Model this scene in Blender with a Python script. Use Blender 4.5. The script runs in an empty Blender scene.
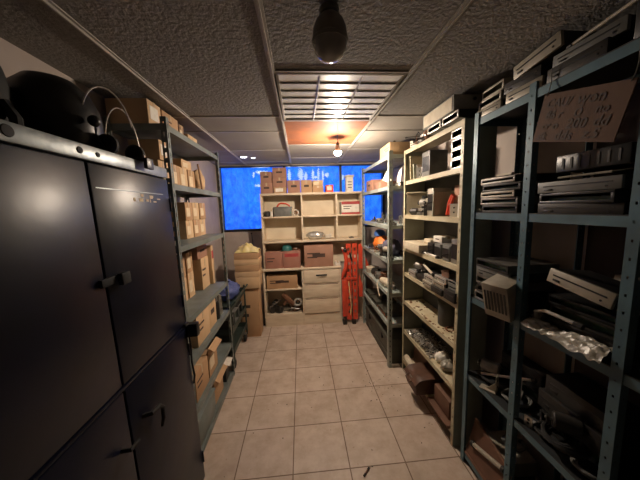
import bpy, bmesh, math, random
from mathutils import Vector, Matrix, Euler
random.seed(7)
sc = bpy.context.scene
COL = sc.collection
R = math.radians
PI = math.pi

# ------------------------------------------------------------------ materials
MATS = {}
def mat(name, c, rough=.6, metal=0., c2=None, scale=12., amt=.5, bump=0., bscale=60., coat=0., emit=None, estr=0., stretch=None, spec=.5):
    """Principled with a noise-mixed second colour (wear / dirt) and optional noise bump."""
    if name in MATS: return MATS[name]
    m = bpy.data.materials.new(name); m.use_nodes = True
    nt = m.node_tree; nd = nt.nodes; ln = nt.links
    p = nd['Principled BSDF']
    p.inputs['Roughness'].default_value = rough
    p.inputs['Metallic'].default_value = metal
    p.inputs['Coat Weight'].default_value = coat
    p.inputs['Specular IOR Level'].default_value = spec
    tc = nd.new('ShaderNodeTexCoord')
    src = tc.outputs['Object']
    if stretch:
        mp = nd.new('ShaderNodeMapping'); mp.inputs['Scale'].default_value = stretch
        ln.new(src, mp.inputs['Vector']); src = mp.outputs['Vector']
    if c2 is None: c2 = tuple(v * .7 for v in c)
    n = nd.new('ShaderNodeTexNoise'); n.inputs['Scale'].default_value = scale; n.inputs['Detail'].default_value = 5
    ln.new(src, n.inputs['Vector'])
    r = nd.new('ShaderNodeValToRGB')
    r.color_ramp.elements[0].position = max(0, .62 - amt * .5); r.color_ramp.elements[0].color = (*c, 1)
    r.color_ramp.elements[1].position = .78; r.color_ramp.elements[1].color = (*c2, 1)
    ln.new(n.outputs['Fac'], r.inputs['Fac'])
    ln.new(r.outputs['Color'], p.inputs['Base Color'])
    if bump:
        b = nd.new('ShaderNodeTexNoise'); b.inputs['Scale'].default_value = bscale; b.inputs['Detail'].default_value = 3
        ln.new(src, b.inputs['Vector'])
        bn = nd.new('ShaderNodeBump'); bn.inputs['Strength'].default_value = bump; bn.inputs['Distance'].default_value = .004
        ln.new(b.outputs['Fac'], bn.inputs['Height']); ln.new(bn.outputs['Normal'], p.inputs['Normal'])
    if emit:
        p.inputs['Emission Color'].default_value = (*emit, 1); p.inputs['Emission Strength'].default_value = estr
    MATS[name] = m
    return m

def floor_mat():
    m = mat('floor tile', (.4, .3, .22)); nt = m.node_tree; nd = nt.nodes; ln = nt.links
    for n in list(nd):
        if n.bl_idname not in ('ShaderNodeBsdfPrincipled', 'ShaderNodeOutputMaterial'): nd.remove(n)
    p = nd['Principled BSDF']; p.inputs['Roughness'].default_value = .5
    tc = nd.new('ShaderNodeTexCoord')
    mp = nd.new('ShaderNodeMapping'); mp.inputs['Location'].default_value = (.10, -1.277 + .324 * 20, 0)
    ln.new(tc.outputs['Object'], mp.inputs['Vector'])
    wob = nd.new('ShaderNodeTexNoise'); wob.inputs['Scale'].default_value = 9
    ln.new(tc.outputs['Object'], wob.inputs['Vector'])
    b = nd.new('ShaderNodeTexBrick'); b.offset = 0; b.inputs['Scale'].default_value = 1
    b.inputs['Brick Width'].default_value = .33; b.inputs['Row Height'].default_value = .324
    b.inputs['Mortar Size'].default_value = .0035; b.inputs['Mortar Smooth'].default_value = .15; b.inputs['Bias'].default_value = 0
    b.inputs['Color1'].default_value = (.60, .495, .41, 1); b.inputs['Color2'].default_value = (.55, .45, .37, 1)
    b.inputs['Mortar'].default_value = (.20, .135, .09, 1)
    ln.new(mp.outputs['Vector'], b.inputs['Vector'])
    n = nd.new('ShaderNodeTexNoise'); n.inputs['Scale'].default_value = 7; n.inputs['Detail'].default_value = 8; n.inputs['Roughness'].default_value = .65
    ln.new(tc.outputs['Object'], n.inputs['Vector'])
    r = nd.new('ShaderNodeValToRGB'); r.color_ramp.elements[0].position = .35; r.color_ramp.elements[0].color = (.72, .66, .6, 1)
    r.color_ramp.elements[1].position = .62; r.color_ramp.elements[1].color = (1, 1, 1, 1)
    ln.new(n.outputs['Fac'], r.inputs['Fac'])
    mx = nd.new('ShaderNodeMix'); mx.data_type = 'RGBA'; mx.blend_type = 'MULTIPLY'; mx.inputs['Factor'].default_value = .85
    ln.new(b.outputs['Color'], mx.inputs[6]); ln.new(r.outputs['Color'], mx.inputs[7])
    # scuffs: thin dark specks
    v = nd.new('ShaderNodeTexNoise'); v.inputs['Scale'].default_value = 38; v.inputs['Detail'].default_value = 2
    ln.new(tc.outputs['Object'], v.inputs['Vector'])
    r2 = nd.new('ShaderNodeValToRGB'); r2.color_ramp.elements[0].position = .70; r2.color_ramp.elements[0].color = (1, 1, 1, 1)
    r2.color_ramp.elements[1].position = .80; r2.color_ramp.elements[1].color = (.55, .45, .38, 1)
    ln.new(v.outputs['Fac'], r2.inputs['Fac'])
    m2 = nd.new('ShaderNodeMix'); m2.data_type = 'RGBA'; m2.blend_type = 'MULTIPLY'; m2.inputs['Factor'].default_value = .8
    ln.new(mx.outputs[2], m2.inputs[6]); ln.new(r2.outputs['Color'], m2.inputs[7])
    ln.new(m2.outputs[2], p.inputs['Base Color'])
    bn = nd.new('ShaderNodeBump'); bn.inputs['Strength'].default_value = .4; bn.inputs['Distance'].default_value = .003; bn.invert = True
    ln.new(b.outputs['Fac'], bn.inputs['Height']); ln.new(bn.outputs['Normal'], p.inputs['Normal'])
    return m

def tarp_mat():
    """Blue tarpaulin behind the glass: daylight from outside shines through the weave."""
    m = bpy.data.materials.new('blue tarp'); m.use_nodes = True; MATS['blue tarp'] = m
    nt = m.node_tree; nd = nt.nodes; ln = nt.links; nd.clear()
    out = nd.new('ShaderNodeOutputMaterial'); tc = nd.new('ShaderNodeTexCoord')
    w = nd.new('ShaderNodeTexNoise'); w.inputs['Scale'].default_value = 7; w.inputs['Detail'].default_value = 6; w.inputs['Distortion'].default_value = 1.2
    mp = nd.new('ShaderNodeMapping'); mp.inputs['Scale'].default_value = (2.2, 1, 1)
    ln.new(tc.outputs['Object'], mp.inputs['Vector']); ln.new(mp.outputs['Vector'], w.inputs['Vector'])
    r = nd.new('ShaderNodeValToRGB')
    r.color_ramp.elements[0].position = .30; r.color_ramp.elements[0].color = (.012, .085, .62, 1)
    r.color_ramp.elements[1].position = .72; r.color_ramp.elements[1].color = (.03, .19, .88, 1)
    ln.new(w.outputs['Fac'], r.inputs['Fac'])
    tl = nd.new('ShaderNodeBsdfTranslucent'); df = nd.new('ShaderNodeBsdfDiffuse'); mx = nd.new('ShaderNodeMixShader'); mx.inputs['Fac'].default_value = .25
    ln.new(r.outputs['Color'], tl.inputs['Color']); ln.new(r.outputs['Color'], df.inputs['Color'])
    ln.new(tl.outputs[0], mx.inputs[1]); ln.new(df.outputs[0], mx.inputs[2]); ln.new(mx.outputs[0], out.inputs['Surface'])
    return m

def glass_mat():
    m = bpy.data.materials.new('window glass'); m.use_nodes = True; MATS['window glass'] = m
    nt = m.node_tree; nd = nt.nodes; ln = nt.links; nd.clear()
    out = nd.new('ShaderNodeOutputMaterial'); t = nd.new('ShaderNodeBsdfTransparent'); g = nd.new('ShaderNodeBsdfGlossy')
    g.inputs['Roughness'].default_value = .05; t.inputs['Color'].default_value = (.93, .96, .97, 1)
    fr = nd.new('ShaderNodeFresnel'); fr.inputs['IOR'].default_value = 1.45; mx = nd.new('ShaderNodeMixShader')
    ln.new(fr.outputs[0], mx.inputs['Fac']); ln.new(t.outputs[0], mx.inputs[1]); ln.new(g.outputs[0], mx.inputs[2]); ln.new(mx.outputs[0], out.inputs['Surface'])
    return m

FLOOR = floor_mat(); TARP = tarp_mat(); GLASS = glass_mat()
WALLM = mat('cream painted wall', (.50, .43, .385), .8, c2=(.38, .31, .27), scale=5, amt=.7, bump=.15)
CEILM = mat('textured ceiling tile', (.30, .285, .265), .9, c2=(.22, .205, .19), scale=45, amt=.9, bump=1., bscale=80)
CEILS = mat('smooth ceiling tile', (.38, .355, .32), .85, c2=(.30, .27, .235), scale=4, amt=.9, bump=.3, bscale=80)
ORANGE = mat('rust orange ceiling board', (.46, .14, .04), .75, c2=(.27, .10, .05), scale=10, amt=.9, bump=.3)
TBAR = mat('ceiling grid bar', (.44, .41, .37), .5, c2=(.32, .29, .25), scale=15)
CABM = mat('blue black cabinet paint', (.005, .008, .024), .33, .0, c2=(.0045, .0055, .012), scale=9, amt=.8, bump=.16, bscale=14, spec=.32)
CABLIP = mat('scuffed cabinet top rail', (.42, .46, .47), .38, .5, c2=(.15, .17, .18), scale=14, amt=.8, bump=.3, bscale=25)
DARKM = mat('black plastic', (.010, .010, .011), .38, c2=(.02, .02, .02), scale=20)
RUBBER = mat('matt black rubber', (.012, .012, .012), .75)
STEEL = mat('dull steel', (.30, .29, .27), .45, .6, c2=(.14, .12, .10), scale=25, amt=.8)
STEELB = mat('bright zinc steel', (.72, .71, .68), .35, .6, c2=(.42, .38, .33), scale=25, amt=.7)
DSTEEL = mat('dark oily steel', (.040, .036, .033), .5, .3, c2=(.02, .017, .014), scale=25, amt=.9)
RUST = mat('rusty iron', (.25, .11, .055), .75, .2, c2=(.10, .045, .025), scale=30, amt=.9, bump=.3)
LRACK = mat('grey green rack paint', (.22, .26, .255), .5, .2, c2=(.13, .145, .13), scale=10, amt=.8)
GRACK = mat('pale green rack paint', (.42, .49, .47), .5, .15, c2=(.27, .29, .25), scale=10, amt=.8)
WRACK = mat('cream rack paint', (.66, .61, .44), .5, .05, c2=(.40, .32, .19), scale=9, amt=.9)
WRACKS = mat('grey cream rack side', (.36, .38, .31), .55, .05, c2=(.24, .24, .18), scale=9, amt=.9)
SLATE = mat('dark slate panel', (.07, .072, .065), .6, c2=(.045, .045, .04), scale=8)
BRACK = mat('blue rack paint', (.105, .20, .25), .45, .2, c2=(.065, .11, .13), scale=10, amt=.8)
BSHELF = mat('dark steel shelf', (.03, .035, .038), .55, .3, c2=(.03, .03, .03), scale=10)
WOODC = mat('cream laminate', (.80, .69, .53), .55, c2=(.60, .47, .33), scale=6, amt=.9, stretch=(1, 1, 5))
WOODB = mat('pale back board', (.82, .72, .55), .65, c2=(.66, .54, .39), scale=5, amt=.7)
CARD = mat('tan cardboard', (.53, .33, .18), .8, c2=(.43, .25, .13), scale=8, amt=.8)
CARDL = mat('light cardboard', (.70, .49, .29), .8, c2=(.58, .38, .21), scale=8, amt=.8)
CARDP = mat('pinkish brown cardboard', (.42, .23, .16), .8, c2=(.33, .17, .11), scale=8, amt=.8)
CARDR = mat('reddish carton', (.40, .19, .14), .8, c2=(.31, .14, .10), scale=8, amt=.8)
CARDD = mat('brown cardboard', (.34, .20, .12), .8, c2=(.25, .14, .08), scale=8, amt=.8)
TAPE = mat('packing tape', (.58, .42, .25), .35)
PAPER = mat('white paper', (.80, .76, .68), .7, c2=(.66, .60, .52), scale=30)
PAPERY = mat('cream label', (.78, .64, .44), .7, c2=(.66, .50, .33), scale=30)
INK = mat('dark print', (.075, .045, .035), .7)
REDINK = mat('red print', (.45, .06, .06), .6)
CREAMP = mat('aged cream plastic', (.62, .55, .42), .5, c2=(.48, .40, .29), scale=20)
GREYP = mat('grey plastic', (.17, .17, .16), .5, c2=(.11, .11, .10), scale=20)
GREYB = mat('grey board', (.33, .32, .28), .7, c2=(.24, .23, .20), scale=10)
BEIGE = mat('beige metal', (.40, .36, .29), .45, .2, c2=(.25, .22, .17), scale=16)
PCB = mat('green circuit board', (.05, .14, .08), .45, c2=(.08, .10, .05), scale=60)
REDPM = mat('red orange enamel', (.75, .085, .035), .45, c2=(.55, .055, .03), scale=14, amt=.8)
ORNG = mat('orange plastic', (.85, .22, .03), .45)
BLUEP = mat('blue plastic', (.04, .13, .42), .5)
NAVYNET = mat('dark blue net', (.035, .055, .20), .6, c2=(.12, .15, .35), scale=60, amt=.9)
YELLOW = mat('yellow plastic sheet', (.72, .56, .14), .5, c2=(.78, .68, .42), scale=16, amt=.9)
TEAL = mat('teal plastic', (.03, .16, .15), .4)
CASEG = mat('olive grey steel', (.10, .10, .08), .55, .2, c2=(.06, .058, .045), scale=8, amt=.9)
TROLG = mat('dark green steel', (.045, .065, .055), .5, .3, c2=(.025, .03, .026), scale=12)
LEATH = mat('brown leather', (.13, .06, .036), .5, c2=(.06, .03, .02), scale=18, amt=.8, bump=.3)
BROWNBOARD = mat('brown board', (.17, .085, .052), .7, c2=(.11, .052, .034), scale=8)
POLY = mat('clear plastic bag', (.40, .37, .31), .3, c2=(.22, .20, .16), scale=24, amt=1., bump=1., bscale=45)
SILVER = mat('silver foil', (.75, .73, .70), .3, .7, c2=(.45, .43, .40), scale=20, bump=.5, bscale=40)
SIGNM = mat('brown sign cardboard', (.125, .064, .037), .8, c2=(.095, .047, .028), scale=10, stretch=(1, 1, 1))
LAMPW = mat('grey lamp plastic', (.20, .19, .175), .4)
FROST = mat('frosted lamp dome', (.30, .29, .27), .14, coat=.6)
REFL = mat('white reflector tray', (.80, .79, .76), .35)
LOUV = mat('satin louver', (.86, .86, .84), .35)
BULBM = mat('lit bulb glass', (1, .9, .75), .3, emit=(1, .83, .655), estr=1000.)
SPOTM = mat('lit downlight lens', (1, 1, 1), .3, emit=(.85, .9, 1), estr=6.)
GREENP = mat('green plastic', (.08, .25, .13), .5)

# ------------------------------------------------------------------ mesh builder
class MB:
    def __init__(s): s.bm = bmesh.new(); s.mi = 0
    def _fin(s, faces):
        for f in faces: f.material_index = s.mi
    def box(s, x0, x1, y0, y1, z0, z1, bev=0., rot=None, M=None):
        c = Vector(((x0+x1)/2, (y0+y1)/2, (z0+z1)/2)); h = Vector((abs(x1-x0)/2, abs(y1-y0)/2, abs(z1-z0)/2))
        g = bmesh.new(); bmesh.ops.create_cube(g, size=2)
        for v in g.verts: v.co = Vector((v.co.x*h.x, v.co.y*h.y, v.co.z*h.z))
        b = min(bev, min(h)*.9)
        if b > 1e-5: bmesh.ops.bevel(g, geom=g.edges[:], offset=b, segments=2, affect='EDGES', profile=.5)
        mt = Matrix.Translation(c)
        if rot: mt = mt @ Euler(rot).to_matrix().to_4x4()
        if M is not None: mt = M @ mt
        bmesh.ops.transform(g, matrix=mt, verts=g.verts[:])
        s._merge(g); return s
    def _merge(s, g):
        vm = [s.bm.verts.new(v.co) for v in g.verts]
        g.verts.index_update()
        for f in g.faces:
            try: nf = s.bm.faces.new([vm[v.index] for v in f.verts]); nf.material_index = s.mi
            except ValueError: pass
        g.free()
    def cyl(s, p0, p1, r, r2=None, seg=16):
        return s.tube([p0, p1], [r, r if r2 is None else r2], seg)
    def tube(s, pts, r, seg=8, closed=False):
        pts = [Vector(p) for p in pts]; n = len(pts)
        rs = r if isinstance(r, (list, tuple)) else [r]*n
        rings = []; up = None
        for i, p in enumerate(pts):
            if closed: t = (pts[(i+1) % n]-pts[i-1])
            else: t = pts[min(i+1, n-1)]-pts[max(i-1, 0)]
            t.normalize()
            if up is None: up = Vector((0, 0, 1)) if abs(t.z) < .9 else Vector((1, 0, 0))
            a = t.cross(up)
            if a.length < 1e-4: a = t.cross(Vector((.3, 1, .2)))
            a.normalize(); b = a.cross(t).normalized(); up = b
            rings.append([s.bm.verts.new(p + (a*math.cos(2*PI*k/seg)+b*math.sin(2*PI*k/seg))*rs[i]) for k in range(seg)])
        fs = []
        for i in range(n if closed else n-1):
            A, B = rings[i], rings[(i+1) % n]
            for k in range(seg): fs.append(s.bm.faces.new((A[k], A[(k+1) % seg], B[(k+1) % seg], B[k])))
        if not closed:
            if rs[0] > 1e-5: fs.append(s.bm.faces.new(list(reversed(rings[0]))))
            if rs[-1] > 1e-5: fs.append(s.bm.faces.new(rings[-1]))
        s._fin(fs); return s
    def lathe(s, prof, o=(0, 0, 0), seg=24, M=None):
        rings = []
        for r, z in prof:
            ring = []
            for k in range(seg):
                v = Vector((r*math.cos(2*PI*k/seg), r*math.sin(2*PI*k/seg), z))
                if M is not None: v = M @ v
                ring.append(s.bm.verts.new(v+Vector(o)))
            rings.append(ring)
        fs = []
        for A, B in zip(rings, rings[1:]):
            for k in range(seg): fs.append(s.bm.faces.new((A[k], A[(k+1) % seg], B[(k+1) % seg], B[k])))
        fs.append(s.bm.faces.new(list(reversed(rings[0])))); fs.append(s.bm.faces.new(rings[-1]))
        s._fin(fs); return s
    def sphere(s, c, rad, seg=20, rings=12, jitter=0.):
        g = bmesh.new(); bmesh.ops.create_uvsphere(g, u_segments=seg, v_segments=rings, radius=1)
        rr = rad if isinstance(rad, (tuple, list)) else (rad,)*3
        for v in g.verts:
            k = 1 + (random.uniform(-jitter, jitter) if jitter else 0)
            v.co = Vector((v.co.x*rr[0]*k, v.co.y*rr[1]*k, v.co.z*rr[2]*k)) + Vector(c)
        s._merge(g); return s
    def prism(s, poly, axis, a, b):
        """poly in the two other axes (in x,y,z order), extruded along axis from a to b"""
        def P(u, v, w):
            l = [u, v]; l.insert(axis, w); return s.bm.verts.new(l)
        A = [P(u, v, a) for u, v in poly]; B = [P(u, v, b) for u, v in poly]; n = len(poly)
        fs = [s.bm.faces.new(A), s.bm.faces.new(list(reversed(B)))]
        for i in range(n): fs.append(s.bm.faces.new((A[i], B[i], B[(i+1) % n], A[(i+1) % n])))
        s._fin(fs); return s
    def sheet(s, fn, nu, nv, th=.001):
        """solidified surface from fn(u,v), u,v in 0..1"""
        V = [[Vector(fn(i/nu, j/nv)) for j in range(nv+1)] for i in range(nu+1)]
        def nrm(i, j):
            a = V[min(i+1, nu)][j]-V[max(i-1, 0)][j]; b = V[i][min(j+1, nv)]-V[i][max(j-1, 0)]
            n_ = a.cross(b); return n_.normalized() if n_.length > 1e-9 else Vector((0, 0, 1))
        A = [[s.bm.verts.new(V[i][j]) for j in range(nv+1)] for i in range(nu+1)]
        B = [[s.bm.verts.new(V[i][j]-nrm(i, j)*th) for j in range(nv+1)] for i in range(nu+1)]
        fs = []
        for i in range(nu):
            for j in range(nv):
                fs.append(s.bm.faces.new((A[i][j], A[i+1][j], A[i+1][j+1], A[i][j+1])))
                fs.append(s.bm.faces.new((B[i][j+1], B[i+1][j+1], B[i+1][j], B[i][j])))
        for i in range(nu):
            for j in (0, nv): fs.append(s.bm.faces.new((A[i][j], A[i+1][j], B[i+1][j], B[i][j]) if j else (A[i+1][j], A[i][j], B[i][j], B[i+1][j])))
        for j in range(nv):
            for i in (0, nu): fs.append(s.bm.faces.new((A[i][j+1], A[i][j], B[i][j], B[i][j+1]) if i else (A[i][j], A[i][j+1], B[i][j+1], B[i][j])))
        s._fin(fs); return s
    def flange(s, o, u, up, w, h, th, pitch=.05, hw=.32, hh=.5, off=0.):
        """strip of sheet steel w wide, h high, with a row of rectangular punched holes"""
        o = Vector(o); u = Vector(u); up = Vector(up); nrm = u.cross(up)
        n = max(1, int(h/pitch)); p = h/n
        xs = [0, w*(.5-hw/2), w*(.5+hw/2), w]
        zs = []
        for i in range(n): zs += [i*p, i*p+p*hh]
        zs.append(h)
        for side in (0, 1):
            G = [[s.bm.verts.new(o+u*x+up*z+nrm*(th*side)) for z in zs] for x in xs]
            for i in range(3):
                for j in range(len(zs)-1):
                    if i == 1 and j % 2 == 0 and 0 < j < len(zs)-2: continue
                    q = (G[i][j], G[i+1][j], G[i+1][j+1], G[i][j+1])
                    f = s.bm.faces.new(q if side else tuple(reversed(q))); f.material_index = s.mi
        # rim
        for (x, a) in ((0, 0), (w, 0)):
            q = [o+u*x, o+u*x+nrm*th, o+u*x+nrm*th+up*h, o+u*x+up*h]
            f = s.bm.faces.new([s.bm.verts.new(v) for v in q]); f.material_index = s.mi
        return s
    def build(s, name, m, parent=None, smooth=35, local=False):
        bm = s.bm
        if parent is not None and not local:
            r = parent
            while r.parent: r = r.parent
            bmesh.ops.transform(bm, matrix=r.matrix_basis.inverted(), verts=bm.verts[:])
        bmesh.ops.recalc_face_normals(bm, faces=bm.faces[:])
        me = bpy.data.meshes.new(name); bm.to_mesh(me); bm.free()
        for mm in (m if isinstance(m, (list, tuple)) else [m]): me.materials.append(mm)
        if smooth:
            me.shade_smooth(); me.set_sharp_from_angle(angle=R(smooth))
        o = bpy.data.objects.new(name, me); COL.objects.link(o)
        if parent is not None: o.parent = parent
        return o

PENDING = []
def tag(o, label, cat, group=None):
    o['label'] = label; o['category'] = cat
    if group: o['group'] = group
    return o
def thing(name, label, cat, loc=(0, 0, 0), rot=0, group=None):
    o = bpy.data.objects.new(name, None); COL.objects.link(o)
    o.empty_display_size = .02
    o.location = loc; o.rotation_euler = rot if isinstance(rot, (tuple, list)) else (0, 0, rot)
    o.matrix_basis = Matrix.Translation(loc) @ o.rotation_euler.to_matrix().to_4x4()
    return tag(o, label, cat, group)
def struct(name, mb, m, smooth=0):
    o = mb.build(name, m, smooth=smooth); o['kind'] = 'structure'; return o
def B(*a, **k): return MB().box(*a, **k)

# ------------------------------------------------------------------ the room
XL, XR, YB, YF, ZC = -.96, 1.20, 3.46, -2.6, 2.09
struct('floor', B(XL-.2, XR+.1, YF-.1, YB+.1, -.1, 0), FLOOR)
XLB = -1.07
struct('wall_left', MB().prism([(XL-.2, YF-.1), (XL, YF-.1), (XL, 1.3), (XLB, YB+.1), (XL-.2, YB+.1)], 2, 0, 2.35), WALLM)
struct('wall_right', B(XR, XR+.1, YF-.1, YB+.1, 0, 2.35), WALLM)
struct('wall_front', B(XL, XR, YF-.1, YF, 0, 2.35), mat('dark brown wall', (.10, .07, .05), .8))  # unseen wall behind the camera, set back and darkened to cut bounce light
WX0, WX1, WZ0, WZ1 = -1.045, 1.17, 1.225, 2.075
w = MB()
w.box(XLB, XR, YB, YB+.1, 0, WZ0); w.box(XLB, XR, YB, YB+.1, WZ1, 2.35)
w.box(XLB-.01, WX0, YB, YB+.1, WZ0, WZ1); w.box(WX1, XR, YB, YB+.1, WZ0, WZ1)
struct('wall_back', w, WALLM)
# ceiling: tiles in a bar grid, one cell left open for the louver light
CX = [XLB-.02, -.67, -.095, .515, 1.125, XR+.02]
side_rows = [YF, .50, 1.72, 2.03, 2.64, 3.25, YB+.02]
mid_rows = [YF, -.04, 1.18, 1.79, 2.44, 3.05, YB+.02]
cb = MB()
for i in range(5):
    rows = mid_rows if i == 2 else side_rows
    for a, b in zip(rows, rows[1:]):
        if i == 2 and a == 1.18: continue
        cb.mi = 2 if (i == 2 and a == 1.79) else (1 if a > 1.5 else 0)
        dz = random.uniform(0, .004)
        cb.box(CX[i]+.003, CX[i+1]-.003, a+.003, b-.003, ZC+dz, ZC+.02+dz)
cb.mi = 0
cb.box(XL-.2, XR+.1, YF-.1, YB+.1, 2.30, 2.35)
struct('ceiling', cb, [CEILM, CEILS, ORANGE])
tn = 0
for x in CX[1:5]:
    tn += 1
    m_ = MB(); m_.box(x-.012, x+.012, YF, YB, ZC-.004, ZC); m_.box(x-.003, x+.003, YF, YB, ZC-.012, ZC-.004)
    struct(f'trim_{tn}', m_, TBAR)
for i in range(5):
    for yv in (mid_rows if i == 2 else side_rows)[1:-1]:
        tn += 1
        a, b = max(XLB if yv > 3 else -1.0, CX[i]+.012), min(XR, CX[i+1]-.012)
        struct(f'trim_{tn}', B(a, b, yv-.010, yv+.010, ZC-.003, ZC+.001), TBAR)
# window: dark frame, mullions, glass, blue tarp outside
fr = MB(); f = .028
fr.box(WX0, WX1, YB-.01, YB+.06, WZ0, WZ0+f); fr.box(WX0, WX1, YB-.01, YB+.06, WZ1-f*.5, WZ1)
for x in (WX0, -.20, .55, WX1-f): fr.box(x, x+f, YB-.01, YB+.06, WZ0, WZ1)
struct('window_1', fr, DARKM)
g = B(WX0+.01, WX1-.01, YB+.03, YB+.034, WZ0+.01, WZ1-.01).build('window_pane', GLASS, bpy.data.objects['window_1'], smooth=0); g['kind'] = 'structure'
def tarp(u, v):
    x = WX0-.12+u*(WX1-WX0+.24); z = WZ0-.1+v*(WZ1-WZ0+.2)
    y = YB+.20 + .022*math.sin(9*x+5*z) + .014*math.sin(23*x-14*z+2*math.sin(7*z)) + .007*math.sin(41*z+9*x)
    return (x, y, z)
t_ = None
_TL = 'blue tarpaulin hanging outside the back window, daylight glowing through'
_holes = [(-.13, 1.965, .035, .14), (.03, 1.975, .06, .13), (.10, 1.95, .035, .10), (.20, 1.97, .03, .12), (.235, 1.94, .06, .025), (.28, 1.975, .025, .12), (.345, 1.96, .025, .12), (.40, 1.97, .045, .05), (-.55, 1.84, .10, .03), (-.50, 2.02, .16, .035), (-.62, 1.985, .02, .06), (.62, 1.93, .05, .06), (.70, 1.945, .04, .03)]
# the tarp has worn holes along its top where the day shows through
_mb = MB(); NU, NV = 220, 110
_g = [[_mb.bm.verts.new(tarp(i/NU, j/NV)) for j in range(NV+1)] for i in range(NU+1)]
for i in range(NU):
    for j in range(NV):
        c_ = tarp((i+.5)/NU, (j+.5)/NV)
        if any(((c_[0]-hx)/(hw_*.62))**2+((c_[2]-hz)/(hh_*.62))**2 < 1+.5*math.sin(i*1.7+j*2.3) for hx, hz, hw_, hh_ in _holes): continue
        _mb.bm.faces.new((_g[i][j], _g[i+1][j], _g[i+1][j+1], _g[i][j+1]))
for v in [v for v in _mb.bm.verts if not v.link_faces]: _mb.bm.verts.remove(v)
t_ = _mb.build('tarp_curtain', TARP); tag(t_, _TL, 'tarp')  # plain tarpaulin sheet, not a curtain; modelled without hooks

# ------------------------------------------------------------------ lights
def light(name, kind, loc, power, col, **k):
    l = bpy.data.lights.new(name, kind); l.energy = power; l.color = col
    for a, v in k.items(): setattr(l, a, v)
    o = bpy.data.objects.new(name, l); o.location = loc; COL.objects.link(o); return o
d = light('daylight', 'AREA', ((WX0+WX1)/2, YB+.95, 1.75), 18, (.9, .96, 1), shape='RECTANGLE', size=2.6, size_y=1.2)
d.rotation_euler = (R(-90), 0, 0)
wd = bpy.data.worlds.new('world'); sc.world = wd; wd.use_nodes = True
wd.node_tree.nodes['Background'].inputs[0].default_value = (.6, .75, 1, 1); wd.node_tree.nodes['Background'].inputs[1].default_value = .5

BX, BY, BZ = .338, 2.2, 1.972
r = thing('hanging_bulb', 'bare lit bulb hanging from a short cord below the orange ceiling board', 'light bulb', (BX, BY, ZC))
MB().tube([(.283, 1.80, ZC-.005), (.30, 1.92, ZC-.006), (.322, 2.08, ZC-.006), (BX-.004, BY-.02, ZC-.012), (BX, BY, ZC-.03), (BX, BY, ZC-.045)], .0035).build('cord', DARKM, r)
MB().lathe([(.006, 0), (.014, -.006), (.016, -.022), (.014, -.026)], (BX, BY, ZC-.043)).build('socket', LAMPW, r)
MB().lathe([(.0135, .052), (.016, .042), (.026, .012), (.0295, 0)], (BX, BY, BZ), 20).build('housing', REFL, r)
MB().lathe([(.029, .0), (.029, -.006), (.026, -.018), (.018, -.027), (.006, -.031)], (BX, BY, BZ-.001), 16).build('bulb_glass', BULBM, r)

r = thing('ceiling_lamp', 'grey unlit lamp with a frosted dome hanging overhead near the viewer', 'lamp', (.111, .83, ZC))
c = (.111, .83, 0)
MB().lathe([(.03, 2.09), (.031, 2.075), (.022, 2.07), (.022, 2.06)], c, 32).build('ceiling_plate', LAMPW, r)
MB().lathe([(.022, 2.075), (.030, 2.068), (.043, 2.053), (.050, 2.035), (.052, 2.018), (.050, 2.009)], c, 32).build('lamp_body', LAMPW, r)
MB().lathe([(.050, 2.010), (.055, 2.007), (.056, 2.001), (.053, 1.996)], c, 32).build('collar', LAMPW, r)
MB().lathe([(.052, 1.998), (.051, 1.985), (.046, 1.970), (.036, 1.957), (.022, 1.949), (.006, 1.946)], c, 32).build('dome', FROST, r)

# louver light fixture recessed in the ceiling
r = thing('ceiling_light', 'square recessed ceiling light with a slatted white louver, switched off', 'ceiling light', (.21, 1.485, ZC))
x0, x1, y0, y1 = -.083, .503, 1.192, 1.778
m_ = MB(); m_.box(x0, x1, y0, y1, 2.168, 2.175); m_.box(x0, x0+.006, y0, y1, 2.09, 2.17); m_.box(x1-.006, x1, y0, y1, 2.09, 2.17)
m_.box(x0, x1, y0, y0+.006, 2.09, 2.17); m_.box(x0, x1, y1-.006, y1, 2.09, 2.17)
m_.build('reflector_tray', REFL, r)
m_ = MB()
for a in ((x0-.01, x1+.01, y0-.008, y0+.012), (x0-.01, x1+.01, y1-.012, y1+.008), (x0-.01, x0+.012, y0, y1), (x1-.012, x1+.01, y0, y1)):
    m_.box(*a, 2.086, 2.094, .002)
m_.build('frame', TBAR, r)
for k in range(3):
    xx = x0+.1+k*(x1-x0-.2)/2
    MB().cyl((xx, y0+.02, 2.148), (xx, y1-.02, 2.148), .013, seg=12).build('tube_lamp', REFL, r)
for k in range(7):
    yy = y0+.020+k*(y1-y0-.022)/7
    MB().prism([(yy-.006, 2.0885), (yy+.066, 2.0935), (yy+.065, 2.0965), (yy-.007, 2.0915)], 0, x0+.008, x1-.008).build('slat', LOUV, r)
for k in (1, 2):
    xx = x0+k*(x1-x0)/3
    MB().prism([(xx-.003, 2.130), (xx-.006, 2.090), (xx, 2.084), (xx+.006, 2.090), (xx+.003, 2.130)], 1, y0+.008, y1-.008).build('divider', LOUV, r)
for k, (x, y, lab) in enumerate([(-.70+.105, 2.93, 'larger bright round downlight in the ceiling in front of the blue window'), (-.50, 2.98, 'smaller bright round downlight beside the larger one near the back wall')]):  # bright spots on the ceiling, built as emissive discs in rings
    r = thing('downlight', lab, 'downlight', (x, y, ZC))
    rad = .035 if k == 0 else .022
    MB().lathe([(rad*1.35, 0), (rad*1.35, -.004), (rad*1.05, -.007), (rad, -.002)], (x, y, ZC)).build('trim_ring', TBAR, r)
    MB().lathe([(rad, -.001), (rad*.9, -.006), (rad*.3, -.009)], (x, y, ZC)).build('lens', SPOTM, r)

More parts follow.
